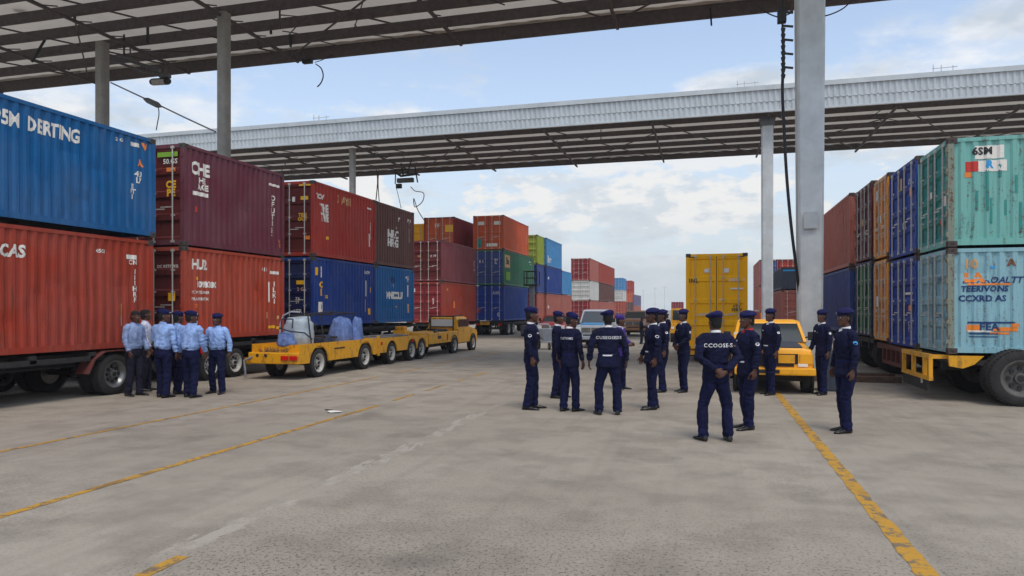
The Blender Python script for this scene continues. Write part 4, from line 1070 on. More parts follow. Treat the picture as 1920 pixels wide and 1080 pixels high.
# small roof clutter on the far canopy
for px, lb in ((598, 'small aerial on the far canopy roof edge over the maroon container'), (1396, 'cluster of thin aerials on the far canopy roof near the slim column'), (1765, 'bent roof clip on the far canopy at the right')):
    x = on_y(px, 38.95)[0]; m = MB()
    m.beam((x, 38.95, CZ + 1.15), (x, 38.95, CZ + 1.55), .04, .04); m.beam((x - .35, 38.95, CZ + 1.25), (x - .35, 38.95, CZ + 1.6), .03, .03); m.beam((x - .4, 38.95, CZ + 1.4), (x + .7, 38.95, CZ + 1.42), .03, .03)
    m.beam((x + .5, 38.95, CZ + 1.1), (x + .5, 38.95, CZ + 1.5), .03, .03)
    tag(m.build('roof_aerial', 'fascia'), lb, 'aerial', 'aerials on the far canopy roof')

# hanging lamps and cables
def px3(px, py, Y):
    X, d = on_y(px, Y); return Vector((X, Y, zat(py, d)))
t = thing('floodlight', 'grey floodlight on a long bracket, under the near canopy at the left', 'floodlight', px3(300, 140, 24.0), 0, 'floodlights under the canopies')
L0 = t.location
def rel(*pts): return [px3(*p) - L0 for p in pts]
m = MB(); m.tube(rel((205, 104, 23.2), (250, 116, 23.6), (300, 132, 24)), .07, 8); m.tube(rel((208, 112, 23.2), (262, 132, 23.6), (306, 143, 24)), .05, 8); m.tube(rel((205, 104, 23.2), (208, 114, 23.2)), .05, 6)
m.tube(rel((245, 0, 23.8), (244, 112, 23.8)), .03, 6); m.tube(rel((310, 112, 24), (311, 140, 24)), .025, 6); m.build('bracket', 'lampbody', t)
m = MB(); m.bevbox(-.42, -.02, -.14, .14, -.12, .06, .04, Matrix.Translation(rel((318, 140, 24))[0]))
m.build('ballast_box', 'lampbody', t)
m = MB(); a, b = rel((283, 154, 24), (318, 152, 24)); m.tube([a, a + (b - a) * .1, a + (b - a) * .9, b], [.1, .14, .14, .1], 14); m.build('lamp_housing', 'black', t)
m = MB(); m.tube([a + (b - a) * .15 + Vector((0, -.03, -.02)), a + (b - a) * .8 + Vector((0, -.03, -.02))], .125, 14); m.build('lamp_tube', 'rim', t)
t = thing('floodlight', 'tangled floodlight cluster hanging under the far canopy', 'floodlight', px3(762, 335, 47), 0, 'floodlights under the canopies')
L0 = t.location
m = MB(); m.tube(rel((740, 322, 47), (752, 330, 47), (782, 326, 47)), .09, 8); m.tube(rel((745, 318, 47), (778, 318, 47)), .05, 6); m.tube(rel((742, 318, 47), (741, 345, 47)), .04, 6); m.tube(rel((778, 312, 47), (783, 342, 47)), .05, 6)
m.tube(rel((752, 306, 47), (756, 330, 47)), .06, 6); m.tube(rel((770, 304, 47), (764, 326, 47)), .05, 6); m.build('bracket', 'black', t)
m = MB(); m.bevbox(-.7, .55, -.15, .15, -.2, .12, .05, Matrix.Translation(rel((762, 337, 47))[0])); m.build('lamp_housing', 'lampbody', t)
m = MB(); m.bevbox(-.2, .2, -.12, .12, -.16, .16, .03, Matrix.Translation(rel((748, 349, 47))[0])); m.build('lamp_box', 'black', t)
t = thing('floodlight', 'small dark lamp fitting at the edge of the near canopy above the maroon container', 'floodlight', px3(577, 115, 25.9), 0, 'floodlights under the canopies')
L0 = t.location
m = MB(); m.bevbox(-.22, .2, -.1, .1, -.09, .07, .03); m.build('lamp_housing', 'black', t)
m = MB(); m.tube(rel((570, 96, 25.9), (571, 112, 25.9)), .025, 6); m.tube(rel((560, 104, 25.9), (577, 113, 25.9)), .02, 6); m.build('bracket', 'lampbody', t)
t = thing('floodlight', 'dark lamp with a white face in the top corner of the near canopy', 'floodlight', px3(36, 10, 20), 0, 'floodlights under the canopies')
m = MB(); m.ell((0, 0, 0), .24, .2, .1, 14, 7); m.build('lamp_housing', 'black', t); MB().ell((.03, -.03, -.05), .1, .1, .06, 10, 6).build('lamp_face', 'ink_white', t)
def cable(label, pts, r=.018, mat='cable', name='cable'):
    # smooth through points
    P = [Vector(p) for p in pts]; out = []
    for i in range(len(P) - 1):
        p0 = P[max(i - 1, 0)]; p1 = P[i]; p2 = P[i + 1]; p3 = P[min(i + 2, len(P) - 1)]
        for k in range(6):
            s = k / 6
            out.append(.5 * ((2 * p1) + (-p0 + p2) * s + (2 * p0 - 5 * p1 + 4 * p2 - p3) * s * s + (-p0 + 3 * p1 - 3 * p2 + p3) * s ** 3))
    out.append(P[-1])
    c = Vector(P[0]); m = MB().tube([p - c for p in out], r, 6)
    o = m.build(name, mat); o.location = c
    return tag(o, label, 'cable', 'cables hanging from the canopies')
def A(*q): return [px3(*p) for p in q]
cable('short loose cable end dangling from the small dark lamp fitting', A((592, 120, 25.9), (602, 128, 25.9), (606, 142, 25.9), (602, 155, 25.9), (595, 163, 25.9)), .025)
cable('thin cable curving from the small lamp fitting to the canopy edge', A((590, 117, 25.9), (605, 112, 25.9), (625, 102, 25.9)), .015)
c = cable('grey tie cable with a wrapped joint, stretched between the two left columns', A((208, 155, 22.3), (270, 184, 22), (300, 198, 21.9), (350, 222, 21.6), (404, 247, 21.3)), .03, 'greycable')
m = MB(); a, b = px3(270, 185, 22) - c.location, px3(302, 200, 21.9) - c.location
m.tube([a, a + (b - a) * .2, a + (b - a) * .8, b], [.04, .1, .11, .04], 8); m.build('wrapped_joint', 'lampbody', c)
cable('short wire hanging from the wrapped joint of the tie cable', A((297, 200, 21.9), (298, 215, 21.9), (295, 232, 21.9), (293, 244, 21.9)), .018)
cable('thick black cable dropping down beside the pale grey column', A((1468, 60, 21), (1469, 110, 21), (1467, 170, 21), (1470, 240, 21), (1475, 330, 21), (1483, 420, 21), (1494, 510, 21), (1500, 560, 21.2)), .045)
cable('thin cable swagging from the pale grey column head to the left', A((1482, 25, 21), (1462, 32, 21), (1440, 25, 21), (1420, 12, 21)), .018)
cable('thin cable swagging from the pale grey column head to the right', A((1538, 32, 21), (1560, 26, 21), (1582, 15, 21), (1600, -2, 21)), .018)
cable('straight black stub hanging from the near canopy edge right of centre', A((1332, 15, 25.9), (1333, 32, 25.9), (1334, 48, 25.9)), .035)
cable('slack pair of dark cables falling from the far canopy to the brown container', A((706, 318, 44), (708, 340, 44), (705, 375, 44)), .035)
cable('second slack dark cable beside the pair, under the far canopy', A((710, 318, 44), (709, 345, 44), (711, 378, 44)), .03)
cable('thin wire slanting from the far floodlight cluster', A((743, 352, 47), (748, 372, 47), (752, 390, 47)), .02)
cable('looping wire trailing from the far floodlight cluster down to the stacks', A((770, 350, 47), (778, 358, 47), (794, 362, 47), (792, 378, 47), (778, 388, 47), (776, 372, 47), (784, 395, 47), (800, 420, 47)), .03)
cable('dark conduit rod hanging among the near canopy purlins at top left', A((84, 75, 21.5), (72, 95, 21.5), (60, 116, 21.5)), .05)
cable('thin cable sagging along the near canopy purlins at the top', A((300, 5, 22), (360, 20, 22), (410, 40, 22), (420, 42, 22)), .02)
t = thing('junction_box', 'black junction boxes and insulators on the left of the pale grey column head', 'junction box', px3(1467, 60, 21))
L0 = t.location
m = MB(); m.bevbox(-.13, .1, -.1, .1, .1, .5, .02, Matrix.Translation((0, 0, .15))); m.build('box', 'black', t)
m = MB()
for q in range(9): m.tube([(.02, 0, .1 - q * .16), (.02, 0, .0 - q * .16)], [.065, .045], 8)
for q in range(5): m.beam((.02, 0, .55 - q * .38), (.28, 0, .5 - q * .38), .05, .05)
m.beam((.0, 0, .1), (.0, 0, .95), .05, .05); m.build('insulator', 'black', t)
for x, y, lb in ((-26.6, 22, 'a'), ):
    pass
# vertical hanger stubs below the rafters
k = 0
for px, y0_, y1_, YY_ in ((140, 20, 37, 21), (129, 112, 132, 25), (508, 40, 64, 24), (545, 65, 88, 24.5), (277, 45, 82, 22.5), (2, 50, 95, 23)):
    a, b = px3(px, y0_, YY_), px3(px, y1_, YY_); m = MB(); m.beam((0, 0, 0), b - a, .07, .07)
    o = m.build('hanger_rod', 'black'); o.location = a
    tag(o, ('short black hanger rod under the near canopy, ' + ('upper left', 'low at far left', 'right of the second column', 'near the small lamp fitting', 'thin, left of the second column', 'at the left picture edge')[k]), 'hanger rod', 'hanger rods under the near canopy'); k += 1

# timbers on the ground by the right row
for i, (px, py, l, a) in enumerate(((1600, 716, 2.2, 0.02), (1600, 709, 2.0, -.03))):
    x, y = ground(px, py); m = MB(); m.bevbox(-l / 2, l / 2, -.09, .09, 0, .15, .01)
    o = m.build('timber_baulk', 'wood'); o.location = (x, y, .0); o.rotation_euler = (0, 0, a)
    tag(o, ('front dark timber baulk on the ground by the dark red trailer', 'rear dark timber baulk on the ground by the dark red trailer')[i], 'timber', 'timber baulks')
x, y = ground(1520, 712)
o = MB().bevbox(-.3, .3, -.12, .12, 0, .22, .03).build('kerb_block', 'vyellow'); o.location = (x, y, 0); tag(o, 'chipped yellow kerb block beside the yellow pickup', 'kerb block')
o = MB().bevbox(-.22, .22, -.2, .2, 0, .9, .04).build('steel_bin', 'slate'); o.location = (2.62, 17.6, 0); tag(o, 'dark green grey bin standing right of the yellow pickup', 'bin')
# far light masts
for i, (px, top) in enumerate(((1206, 545), (1228, 540), (1246, 538))):
    X, d = on_y(px, 260); m = MB(); m.beam((0, 0, 0), (0, 0, zat(top, d)), .11, .11); m.box(-.6, .6, -.06, .06, zat(top, d) - .12, zat(top, d)); o = m.build('light_mast', 'fascia'); o.location = (X, 260, 0)
    tag(o, ('leftmost', 'middle', 'rightmost')[i] + ' of three thin pale masts on the horizon', 'mast', 'distant masts')
# litter
for i, (px, py, a, b) in enumerate(((626, 773, .16, .1), (618, 770, .1, .05), )):
    x, y = ground(px, py); r_ = random.Random(i)
    m = MB(); pts = [Vector((a * math.cos(t) * r_.uniform(.6, 1.2), b * math.sin(t) * r_.uniform(.6, 1.3), .006 + r_.uniform(0, .02))) for t in [q * PI / 4 for q in range(8)]]
    m.rings([pts, [p + Vector((0, 0, .004)) for p in pts]])
    o = m.build('paper_scrap', 'ink_white' if i != 1 else 'black'); o.location = (x, y, 0)
    tag(o, ('white paper scrap lying in front of the yellow trailer', 'black scrap lying beside the white paper scrap')[i], 'litter', 'litter on the asphalt')

# ------------------------------------------------------------------ ground
def ground_mat():
    m, nt, b = new_mat('yard_asphalt')
    p = worldpos(nt)
    big = noise_tex(nt, p, .16, 5, .6); mid = noise_tex(nt, p, 1.3, 6, .6)
    grit = noise_tex(nt, mapping(nt, p, (1, .85, 1)), 33, 5, .85); grit2 = noise_tex(nt, p, 95, 2, .7)
    c = ramp(nt, big, .35, .65, rgb(142, 134, 121), rgb(160, 152, 139))
    c = mixc(nt, mathn(nt, 'MULTIPLY', ramp(nt, mid, .44, .62), .55), c, rgb(120, 111, 101))
    # exposed aggregate, coarser in places (mask by noise and the worn corner near the camera)
    msk = ramp(nt, noise_tex(nt, p, .35, 3), .40, .62)
    sep = nt.nodes.new('ShaderNodeSeparateXYZ'); nt.links.new(p, sep.inputs[0])
    near = mathn(nt, 'MULTIPLY', mathn(nt, 'SUBTRACT', 8.0, sep.outputs[1]), .28, True)
    right = mathn(nt, 'MULTIPLY', mathn(nt, 'ADD', sep.outputs[0], 4.6), .8, True)
    msk = mathn(nt, 'MAXIMUM', mathn(nt, 'MULTIPLY', msk, .45), mathn(nt, 'MULTIPLY', near, right))
    agg = mathn(nt, 'MULTIPLY', ramp(nt, grit, .53, .58), msk)
    c = mixc(nt, mathn(nt, 'MULTIPLY', agg, .85), c, rgb(44, 38, 37))
    agg2 = mathn(nt, 'MULTIPLY', ramp(nt, grit2, .55, .68), .45)
    c = mixc(nt, mathn(nt, 'MULTIPLY', agg2, 1.0), c, rgb(172, 164, 154))
    g3 = ramp(nt, noise_tex(nt, p, 22, 4, .7), .62, .70)
    c = mixc(nt, mathn(nt, 'MULTIPLY', g3, .4), c, rgb(70, 66, 62))
    # pale cement smears stretched across the yard
    sm = noise_tex(nt, mapping(nt, p, (.8, 1.9, 1)), 1.9, 9, .78)
    c = mixc(nt, mathn(nt, 'MULTIPLY', ramp(nt, sm, .60, .70), .45), c, rgb(182, 174, 163))
    # the worn pale trace of an old lane line
    lx = mathn(nt, 'ABSOLUTE', mathn(nt, 'ADD', sep.outputs[0], 3.9))
    lnz = noise_tex(nt, mapping(nt, p, (3.2, .8, 1)), 2.2, 7, .7)
    lx = mathn(nt, 'ADD', lx, mathn(nt, 'MULTIPLY', mathn(nt, 'SUBTRACT', lnz, .5), .9))
    tr = mathn(nt, 'MULTIPLY', mathn(nt, 'LESS_THAN', lx, .085), mathn(nt, 'MULTIPLY', mathn(nt, 'SUBTRACT', sep.outputs[1], 4.2), 2.0, True))
    tr = mathn(nt, 'MULTIPLY', tr, mathn(nt, 'MULTIPLY', mathn(nt, 'SUBTRACT', 15.0, sep.outputs[1]), .3, True))
    c = mixc(nt, mathn(nt, 'MULTIPLY', mathn(nt, 'MULTIPLY', tr, ramp(nt, mid, .46, .54)), .42), c, rgb(184, 177, 166))
    # tyre tracks along the aisle
    ty = noise_tex(nt, mapping(nt, p, (1.9, .06, 1)), 1.7, 5, .6)
    c = mixc(nt, mathn(nt, 'MULTIPLY', ramp(nt, ty, .52, .66), .15), c, rgb(96, 90, 84))
    # small chips and pits
    pit = noise_tex(nt, mapping(nt, p, (1, 1.6, 1)), 6.5, 6, .75)
    c = mixc(nt, mathn(nt, 'MULTIPLY', ramp(nt, pit, .66, .70), .6), c, rgb(60, 54, 50))
    c = mixc(nt, mathn(nt, 'MULTIPLY', ramp(nt, pit, .31, .36, (1, 1, 1, 1), (0, 0, 0, 1)), .45), c, rgb(150, 144, 136))
    # oil stains
    oil = noise_tex(nt, p, .75, 4, .6)
    c = mixc(nt, mathn(nt, 'MULTIPLY', ramp(nt, oil, .57, .70), .35), c, rgb(78, 72, 66))
    # hairline cracks
    v = nt.nodes.new('ShaderNodeTexVoronoi'); v.feature = 'DISTANCE_TO_EDGE'; v.inputs['Scale'].default_value = .33
    wv = nt.nodes.new('ShaderNodeVectorMath'); wv.operation = 'ADD'
    nn = nt.nodes.new('ShaderNodeTexNoise'); nn.inputs['Scale'].default_value = 1.4; nn.inputs['Detail'].default_value = 5
    nt.links.new(p, nn.inputs['Vector']); nt.links.new(p, wv.inputs[0]); nt.links.new(nn.outputs['Color'], wv.inputs[1]); nt.links.new(wv.outputs[0], v.inputs['Vector'])
    cr = mathn(nt, 'MULTIPLY', mathn(nt, 'LESS_THAN', v.outputs['Distance'], .004), ramp(nt, noise_tex(nt, p, .5, 2), .5, .6))
    c = mixc(nt, mathn(nt, 'MULTIPLY', cr, .0), c, rgb(90, 84, 80))
    nt.links.new(c, b.inputs['Base Color']); b.inputs['Roughness'].default_value = .9
    b.inputs['Specular IOR Level'].default_value = .25
    bump(nt, b, mathn(nt, 'ADD', mathn(nt, 'MULTIPLY', grit, msk), mathn(nt, 'MULTIPLY', grit2, .4)), .5, .012)
    return m
def line_mat(name, c, wear):
    m, nt, b = new_mat(name); p = worldpos(nt)
    n = noise_tex(nt, p, 7, 7, .7); n2 = noise_tex(nt, p, 38, 4, .7)
    col = ramp(nt, n2, .3, .7, tuple(x * .75 for x in c[:3]) + (1,), c)
    col = mixc(nt, ramp(nt, n, wear, wear + .08), col, rgb(112, 98, 78))
    col = mixc(nt, mathn(nt, 'MULTIPLY', ramp(nt, noise_tex(nt, p, 1.1, 5, .6), .55, .66), .7), col, rgb(120, 92, 50))
    nt.links.new(col, b.inputs['Base Color']); b.inputs['Roughness'].default_value = .8; bump(nt, b, n2, .3, .004)
    return m
M['asphalt'] = ground_mat(); M['line'] = line_mat('yellow_line_paint', rgb(190, 142, 40), .50); M['line_white'] = line_mat('worn_white_paint', rgb(172, 168, 160), .5)
g = MB(); g.add([(-900, -200, 0), (900, -200, 0), (900, 1600, 0), (-900, 1600, 0)], [(0, 1, 2, 3)])
tag(g.build('ground', 'asphalt', fix=False), kind='structure')
def line(name, pts, w, mat, seed, gaps=()):
    r_ = random.Random(seed); m = MB(); k = 0
    for (xa, ya), (xb, yb) in zip(pts[:-1], pts[1:]):
        L = math.hypot(xb - xa, yb - ya); n = max(2, int(L / .12)); prev = None
        for i in range(n + 1):
            s = i / n; x = xa + (xb - xa) * s; y = ya + (yb - ya) * s
            gap = any(g0 < y < g1 for g0, g1 in gaps) or r_.random() < .012
            l = x - w / 2 + r_.uniform(-.12, .2) * w * .5; q = x + w / 2 + r_.uniform(-.2, .12) * w * .5
            cur = ((l, y, .004), (q, y, .004))
            if prev and not gap: m.add([prev[0], prev[1], cur[1], cur[0]], [(0, 1, 2, 3)])
            prev = cur
    return tag(m.build(name, mat, fix=False), kind='structure')
line('road_marking', [(1.47, 2), (1.44, 16.2), (1.44, 34)], .15, 'line', 1)
line('road_marking', [(-6.08, 2), (-6.15, 12.6)], .11, 'line', 2)
line('road_marking', [(-6.17, 13.3), (-6.3, 20)], .09, 'line', 5, gaps=((14.5, 15.2), (16.4, 17.4), (18, 18.7)))
line('road_marking', [(-8.95, 2), (-8.75, 16), (-8.75, 30)], .085, 'line', 3, gaps=((18, 19.4), (21, 22)))
line('road_marking', [(-3.75, 2), (-3.8, 4.5)], .12, 'line', 4, gaps=())
# ------------------------------------------------------------------ people
def fuse(mb, voxel, smooth=4, fac=.5):
    me = mb.mesh('tmp'); o = bpy.data.objects.new('tmp', me); COL.objects.link(o)
    bm = bmesh.new(); bm.from_mesh(me); bmesh.ops.recalc_face_normals(bm, faces=bm.faces[:]); bm.to_mesh(me); bm.free()
    r = o.modifiers.new('r', 'REMESH'); r.mode = 'VOXEL'; r.voxel_size = voxel
    if smooth: s = o.modifiers.new('s', 'SMOOTH'); s.factor = fac; s.iterations = smooth
    dg = bpy.context.evaluated_depsgraph_get()
    out = bpy.data.meshes.new_from_object(o.evaluated_get(dg))
    bpy.data.objects.remove(o); bpy.data.meshes.remove(me)
    for p in out.polygons: p.use_smooth = True
    return out
def folds(me, seed, kind):
    nrm = [v.normal.copy() for v in me.vertices]
    for v, n in zip(me.vertices, nrm):
        c = v.co; s = seed * 3.7
        a = noise.noise(Vector((c.x * 6 + s, c.y * 6, c.z * 4))) * .012
        b = noise.noise(Vector((c.x * 11 + c.z * 9 + s, c.y * 9 - c.z * 5, c.z * 3)))
        a += (1 - abs(b) * 2.4) * .006
        if kind == 'trousers':
            if c.z < .3: a += math.sin(c.z * 62 + 3 * noise.noise(Vector((c.x * 9, c.y * 9, s)))) * .007 * (1 - c.z / .3)
            if .42 < c.z < .62: a += noise.noise(Vector((c.x * 6, c.y * 8, c.z * 30 + s))) * .007
        else:
            if abs(c.x) > .2: a += noise.noise(Vector((c.x * 4, c.y * 12 + c.z * 16, c.z * 22 + s))) * .009
            if 1.0 < c.z < 1.2: a += noise.noise(Vector((c.x * 5, c.y * 5, c.z * 28 + s))) * .008
        v.co = c + n * a
def hand(mb, w, d, palm, thumb, grip=.35, sc=1.0):
    """five separate fingers; w wrist, d pointing direction, palm = palm normal, thumb = direction of the thumb side"""
    d = d.normalized(); palm = (palm - d * palm.dot(d)).normalized(); side = d.cross(palm).normalized()
    if side.dot(thumb) < 0: side = -side
    S = sc
    # palm as a loft
    rings = []
    for t, hw, th in ((-.03, .027, .022), (0, .029, .019), (.03, .038, .016), (.065, .043, .014), (.09, .041, .012)):
        c = w + d * t * S
        rings.append([c + (side * hw * math.cos(a) + palm * th * math.sin(a)) * S for a in [k * PI / 5 for k in range(10)]])
    mb.rings(rings)
    for i, (off, ln) in enumerate(((.031, .068), (.011, .077), (-.010, .072), (-.030, .056))):
        p = w + (d * (.085 - abs(off) * .15) + side * off) * S
        pts = [p]; ang = 0; dd = d.copy()
        for j, fr in enumerate((.42, .33, .25)):
            ang += (grip * (1.0 + .12 * i)) * (.8 if j == 0 else 1.0)
            dj = d * math.cos(ang) + palm * math.sin(ang)
            pts.append(pts[-1] + dj * ln * fr * S * 1.0)
        mb.tube([p - d * .02 * S] + pts, [.0095 * S, .0098 * S, .0092 * S, .0083 * S, .006 * S], 7)
    p = w + (d * .02 + side * .024) * S
    t1 = p + (side * .028 + d * .026 + palm * .010) * S; t2 = t1 + (side * .010 + d * .028 + palm * .012) * S; t3 = t2 + (d * .022 + palm * .008) * S
    mb.tube([p, t1, t2, t3], [.014 * S, .012 * S, .0105 * S, .007 * S], 7)
ARMS = {
    'down': lambda s: (Vector((s * .245, .025, 1.19)), Vector((s * .262, -.035, .935))),
    'down_wide': lambda s: (Vector((s * .275, .03, 1.2)), Vector((s * .30, -.01, .94))),
    'down_fwd': lambda s: (Vector((s * .24, -.0, 1.19)), Vector((s * .235, -.12, .95))),
    'behind': lambda s: (Vector((s * .275, .12, 1.19)), Vector((s * .06, .19, 1.0 + .015 * s))),
    'front': lambda s: (Vector((s * .25, -.02, 1.2)), Vector((s * .075, -.2, 1.02 + .012 * s))),
    'hold': lambda s: (Vector((s * .25, -.03, 1.2)), Vector((s * .12, -.26, 1.1))),
    'raise': lambda s: (Vector((s * .30, -.18, 1.40)), Vector((s * .13, -.34, 1.62))),
}
NP = [0]
def person(label, px, py, top, face, outfit='officer', arms=('down', 'down'), head=0, nod=0, stance=.085, stagger=.05, text=None, tsize=.085, patch=None, width=1.0, hat='beret', collar=True, belt=None, group='uniformed officers standing in the yard', fine=True, tilt=1, patchk='collar', scarf=False, flare=1.0, lean=0.0, tuck=True, sleeves=None, xy=None, H=None):
    seed = NP[0]; NP[0] += 1
    x, y = xy or ground(px, py)
    d = CS * y - SN * x
    if H is None: H = zat(top, d)
    sc = H / (1.842 if hat == 'beret' else 1.81)
    jk, tk, bk = {'officer': ('navy_cloth', 'navy_trousers', 'beret'), 'shirt': ('shirt', 'navy_trousers', 'beret_dark'), 'pale': ('shirt_pale', 'dark_trousers', None), 'white': ('shirt_white', 'dark_trousers', None), 'purple': ('purple', 'navy_trousers', 'purple'), 'dark': ('dark_trousers', 'dark_trousers', None)}[outfit]
    jacket = outfit in ('officer', 'purple')
    # ---- body: one fused surface under the clothes, with head, ears, nose, neck, arms, hands, legs
    b = MB()
    sp = {}
    for s, an in ((1, arms[0]), (-1, arms[1])):
        sh = Vector((s * .175, .008, 1.475)); el, wr = ARMS[an](s)
        sp[s] = (sh, el, wr, an)
        b.tube([sh, sh.lerp(el, .5), el, el.lerp(wr, .4), wr], [.048, .044, .038, .038, .026], 10)
        fd = (wr - el).normalized()
        if an.startswith('down'): hand(b, wr + fd * .012, Vector((0, -.1, -1)), Vector((-s, -.1, 0)), Vector((0, -1, 0)), .3)
        elif an == 'behind': hand(b, wr, Vector((-s * .85, .06, -.45)), Vector((0, -1 if s > 0 else -1, -.2)), Vector((0, -.2, 1)), .55)
        elif an == 'front': hand(b, wr, Vector((-s * .8, -.12, -.45)), Vector((0, 1, -.1)), Vector((0, 0, 1)), .5)
        elif an == 'hold': hand(b, wr, Vector((-s * .4, -.8, .1)), Vector((-s * .8, .3, 0)), Vector((0, 0, 1)), .6)
        elif an == 'raise': hand(b, wr, Vector((-s * .1, -.15, 1)), Vector((-s * .3, .9, .1)), Vector((-s, 0, .2)), .45)
    b.rings([[Vector((rx * math.cos(a), cy + ry * math.sin(a), z)) for a in [k * PI / 10 for k in range(20)]] for z, rx, ry, cy in ((.84, .14, .10, .01), (.95, .145, .105, .01), (1.08, .125, .09, .01), (1.25, .14, .1, .008), (1.40, .155, .1, .01), (1.49, .13, .075, .015), (1.535, .06, .06, .018))])
    foot = {}
    for s in (1, -1):
        st = -stagger if s > 0 else stagger
        hp = Vector((s * .085, .01, .92)); kn = Vector((s * (stance + .01), st * .5 - .015, .50)); an_ = Vector((s * (stance + .012), st + .02, .085))
        foot[s] = (hp, kn, an_, st)
        b.tube([hp, hp.lerp(kn, .5), kn, kn.lerp(an_, .3), an_], [.078, .068, .05, .05, .034], 10)
        b.tube([an_ + Vector((0, .03, -.04)), an_ + Vector((0, -.04, -.045)), an_ + Vector((0, -.10, -.055))], [.028, .026, .014], 8)
    hm = MB()
    hm.rings([[Vector((rx * math.cos(a), cy + ry * math.sin(a), z)) for a in [k * PI / 12 for k in range(24)]] for z, rx, ry, cy in
              ((1.568, .022, .024, -.072), (1.578, .036, .042, -.060), (1.60, .052, .068, -.036), (1.63, .063, .085, -.018), (1.665, .070, .094, -.008), (1.70, .0745, .099, 0), (1.74, .0765, .101, .003), (1.775, .067, .09, .005), (1.795, .047, .064, .006), (1.804, .02, .027, .006))])
    hm.ell((0, -.104, 1.664), .018, .020, .014, 12, 8); hm.tube([(0, -.094, 1.702), (0, -.106, 1.68), (0, -.118, 1.662)], [.010, .012, .012], 8)
    hm.ell((0, -.090, 1.716), .052, .014, .010, 12, 8); hm.ell((0, -.094, 1.634), .027, .016, .008, 12, 8); hm.ell((0, -.092, 1.620), .023, .016, .008, 12, 8)
    for s in (1, -1):
        hm.ell((s * .078, .010, 1.678), .010, .020, .031, 10, 8, Matrix.Rotation(s * .25, 3, 'Z')); hm.ell((s * .042, -.070, 1.672), .022, .022, .016, 10, 7)
    piv = Vector((0, .01, 1.57))
    HM = Matrix.Translation(piv) @ Matrix.Rotation(math.radians(head), 4, 'Z') @ Matrix.Rotation(math.radians(nod), 4, 'X') @ Matrix.Translation(-piv)
    b.add([HM @ Vector(v) for v in hm.v], hm.f)
    b.tube([(0, .02, 1.48), (0, .018, 1.55), HM @ Vector((0, .012, 1.64))], [.066, .057, .056], 12)
    me = fuse(b, .0062 if fine else .010, 2)
    me.materials.append(M['skin'])
    root = bpy.data.objects.new('person', me); COL.objects.link(root)
    root.location = (x, y, 0); root.scale = (sc * width, sc * width, sc); root.rotation_euler = (lean, 0, math.radians(15.4 + face))
    tag(root, label, 'person', group)
    def P(name, m, mat, angle=None):
        if isinstance(m, MB):
            o = m.build(name, mat, root, angle=angle or 50)
        else:
            m.materials.append(M[mat]); o = link(name, m, root)
        return o
    for s in (1, -1):
        e = MB(); e.ell(HM @ Vector((s * .030, -.0885, 1.694)), .0125, .008, .0075, 10, 6); P('eye', e, 'eyewhite')
        e2 = MB(); e2.ell(HM @ Vector((s * .030, -.0955, 1.694)), .005, .003, .006, 8, 5); P('pupil', e2, 'hair')
    # ---- hair: cropped cap over the skull
    h = MB(); q = 1.035
    ring = []
    for z, rx, ry, cy in ((1.60, .050, .030, .060), (1.635, .062, .058, .042), (1.67, .0715, .078, .026), (1.70, .0765, .083, .021), (1.725, .078, .088, .018), (1.75, .0785, .1, .006), (1.775, .0705, .093, .006), (1.795, .05, .067, .006), (1.808, .022, .029, .006)):
        ring.append([HM @ Vector((rx * q * math.cos(a), cy + ry * q * math.sin(a), z + .002)) for a in [k * PI / 10 for k in range(20)]])
    P('hair', MB().rings(ring), 'hair')
    # ---- top garment
    j = MB(); fl = flare
    if jacket:
        T = ((.83, .176 * fl, .128 * fl, .01), (.88, .180 * fl, .130 * fl, .01), (.96, .172, .124, .01), (1.04, .158, .112, .01), (1.08, .155, .11, .01), (1.16, .166, .118, .006), (1.28, .184, .128, .004), (1.38, .192, .128, .006), (1.44, .185, .114, .01), (1.485, .15, .09, .014), (1.515, .095, .075, .018), (1.535, .07, .068, .018))
    else:
        T = ((1.0, .150, .112, .01), (1.03, .158, .12, .01), (1.07, .176, .134, .01), (1.14, .18, .134, .008), (1.26, .186, .13, .006), (1.38, .192, .126, .008), (1.44, .184, .112, .01), (1.485, .15, .088, .014), (1.515, .095, .073, .018), (1.54, .068, .066, .018))
    j.rings([[Vector((rx * abs(math.cos(a)) ** .85 * (1 if math.cos(a) > 0 else -1), cy + ry * abs(math.sin(a)) ** .9 * (1 if math.sin(a) > 0 else -1), z)) for a in [k * PI / 12 for k in range(24)]] for z, rx, ry, cy in T])
    for s in (1, -1):
        sh, el, wr, an = sp[s]
        cuff = el.lerp(wr, .93)
        j.tube([Vector((s * .09, .012, 1.478)), Vector((s * .155, .01, 1.462)), Vector((s * .195, .01, 1.425)), (Vector((s * .2, .01, 1.42))).lerp(el, .5), el, el.lerp(wr, .5), cuff], [.05, .068, .070, .062, .055, .050, .043 if jacket else .046], 12)
        j.ell(el, .056, .056, .056, 10, 7)
    me = fuse(j, .012, 3); folds(me, seed, 'top'); top_o = P('jacket' if jacket else 'shirt', me, jk)
    # ---- trousers
    m = MB()
    m.rings([[Vector((rx * math.cos(a), cy + ry * math.sin(a), z)) for a in [k * PI / 12 for k in range(24)]] for z, rx, ry, cy in ((.83, .15, .115, .015), (.90, .170, .130, .016), (.97, .168, .124, .014), (1.03, .156, .115, .012), (1.055, .154, .112, .012))])
    for s in (1, -1):
        hp, kn, an_, st = foot[s]
        m.tube([hp + Vector((0, 0, -.0)), hp + Vector((s * .004, 0, -.14)), hp.lerp(kn, .7), kn, kn.lerp(an_, .35), kn.lerp(an_, .8), Vector((an_.x, an_.y, .055))], [.094, .093, .080, .073, .073, .070, .073], 14)
    me = fuse(m, .012, 3); folds(me, seed + 40, 'trousers'); P('trousers', me, tk)
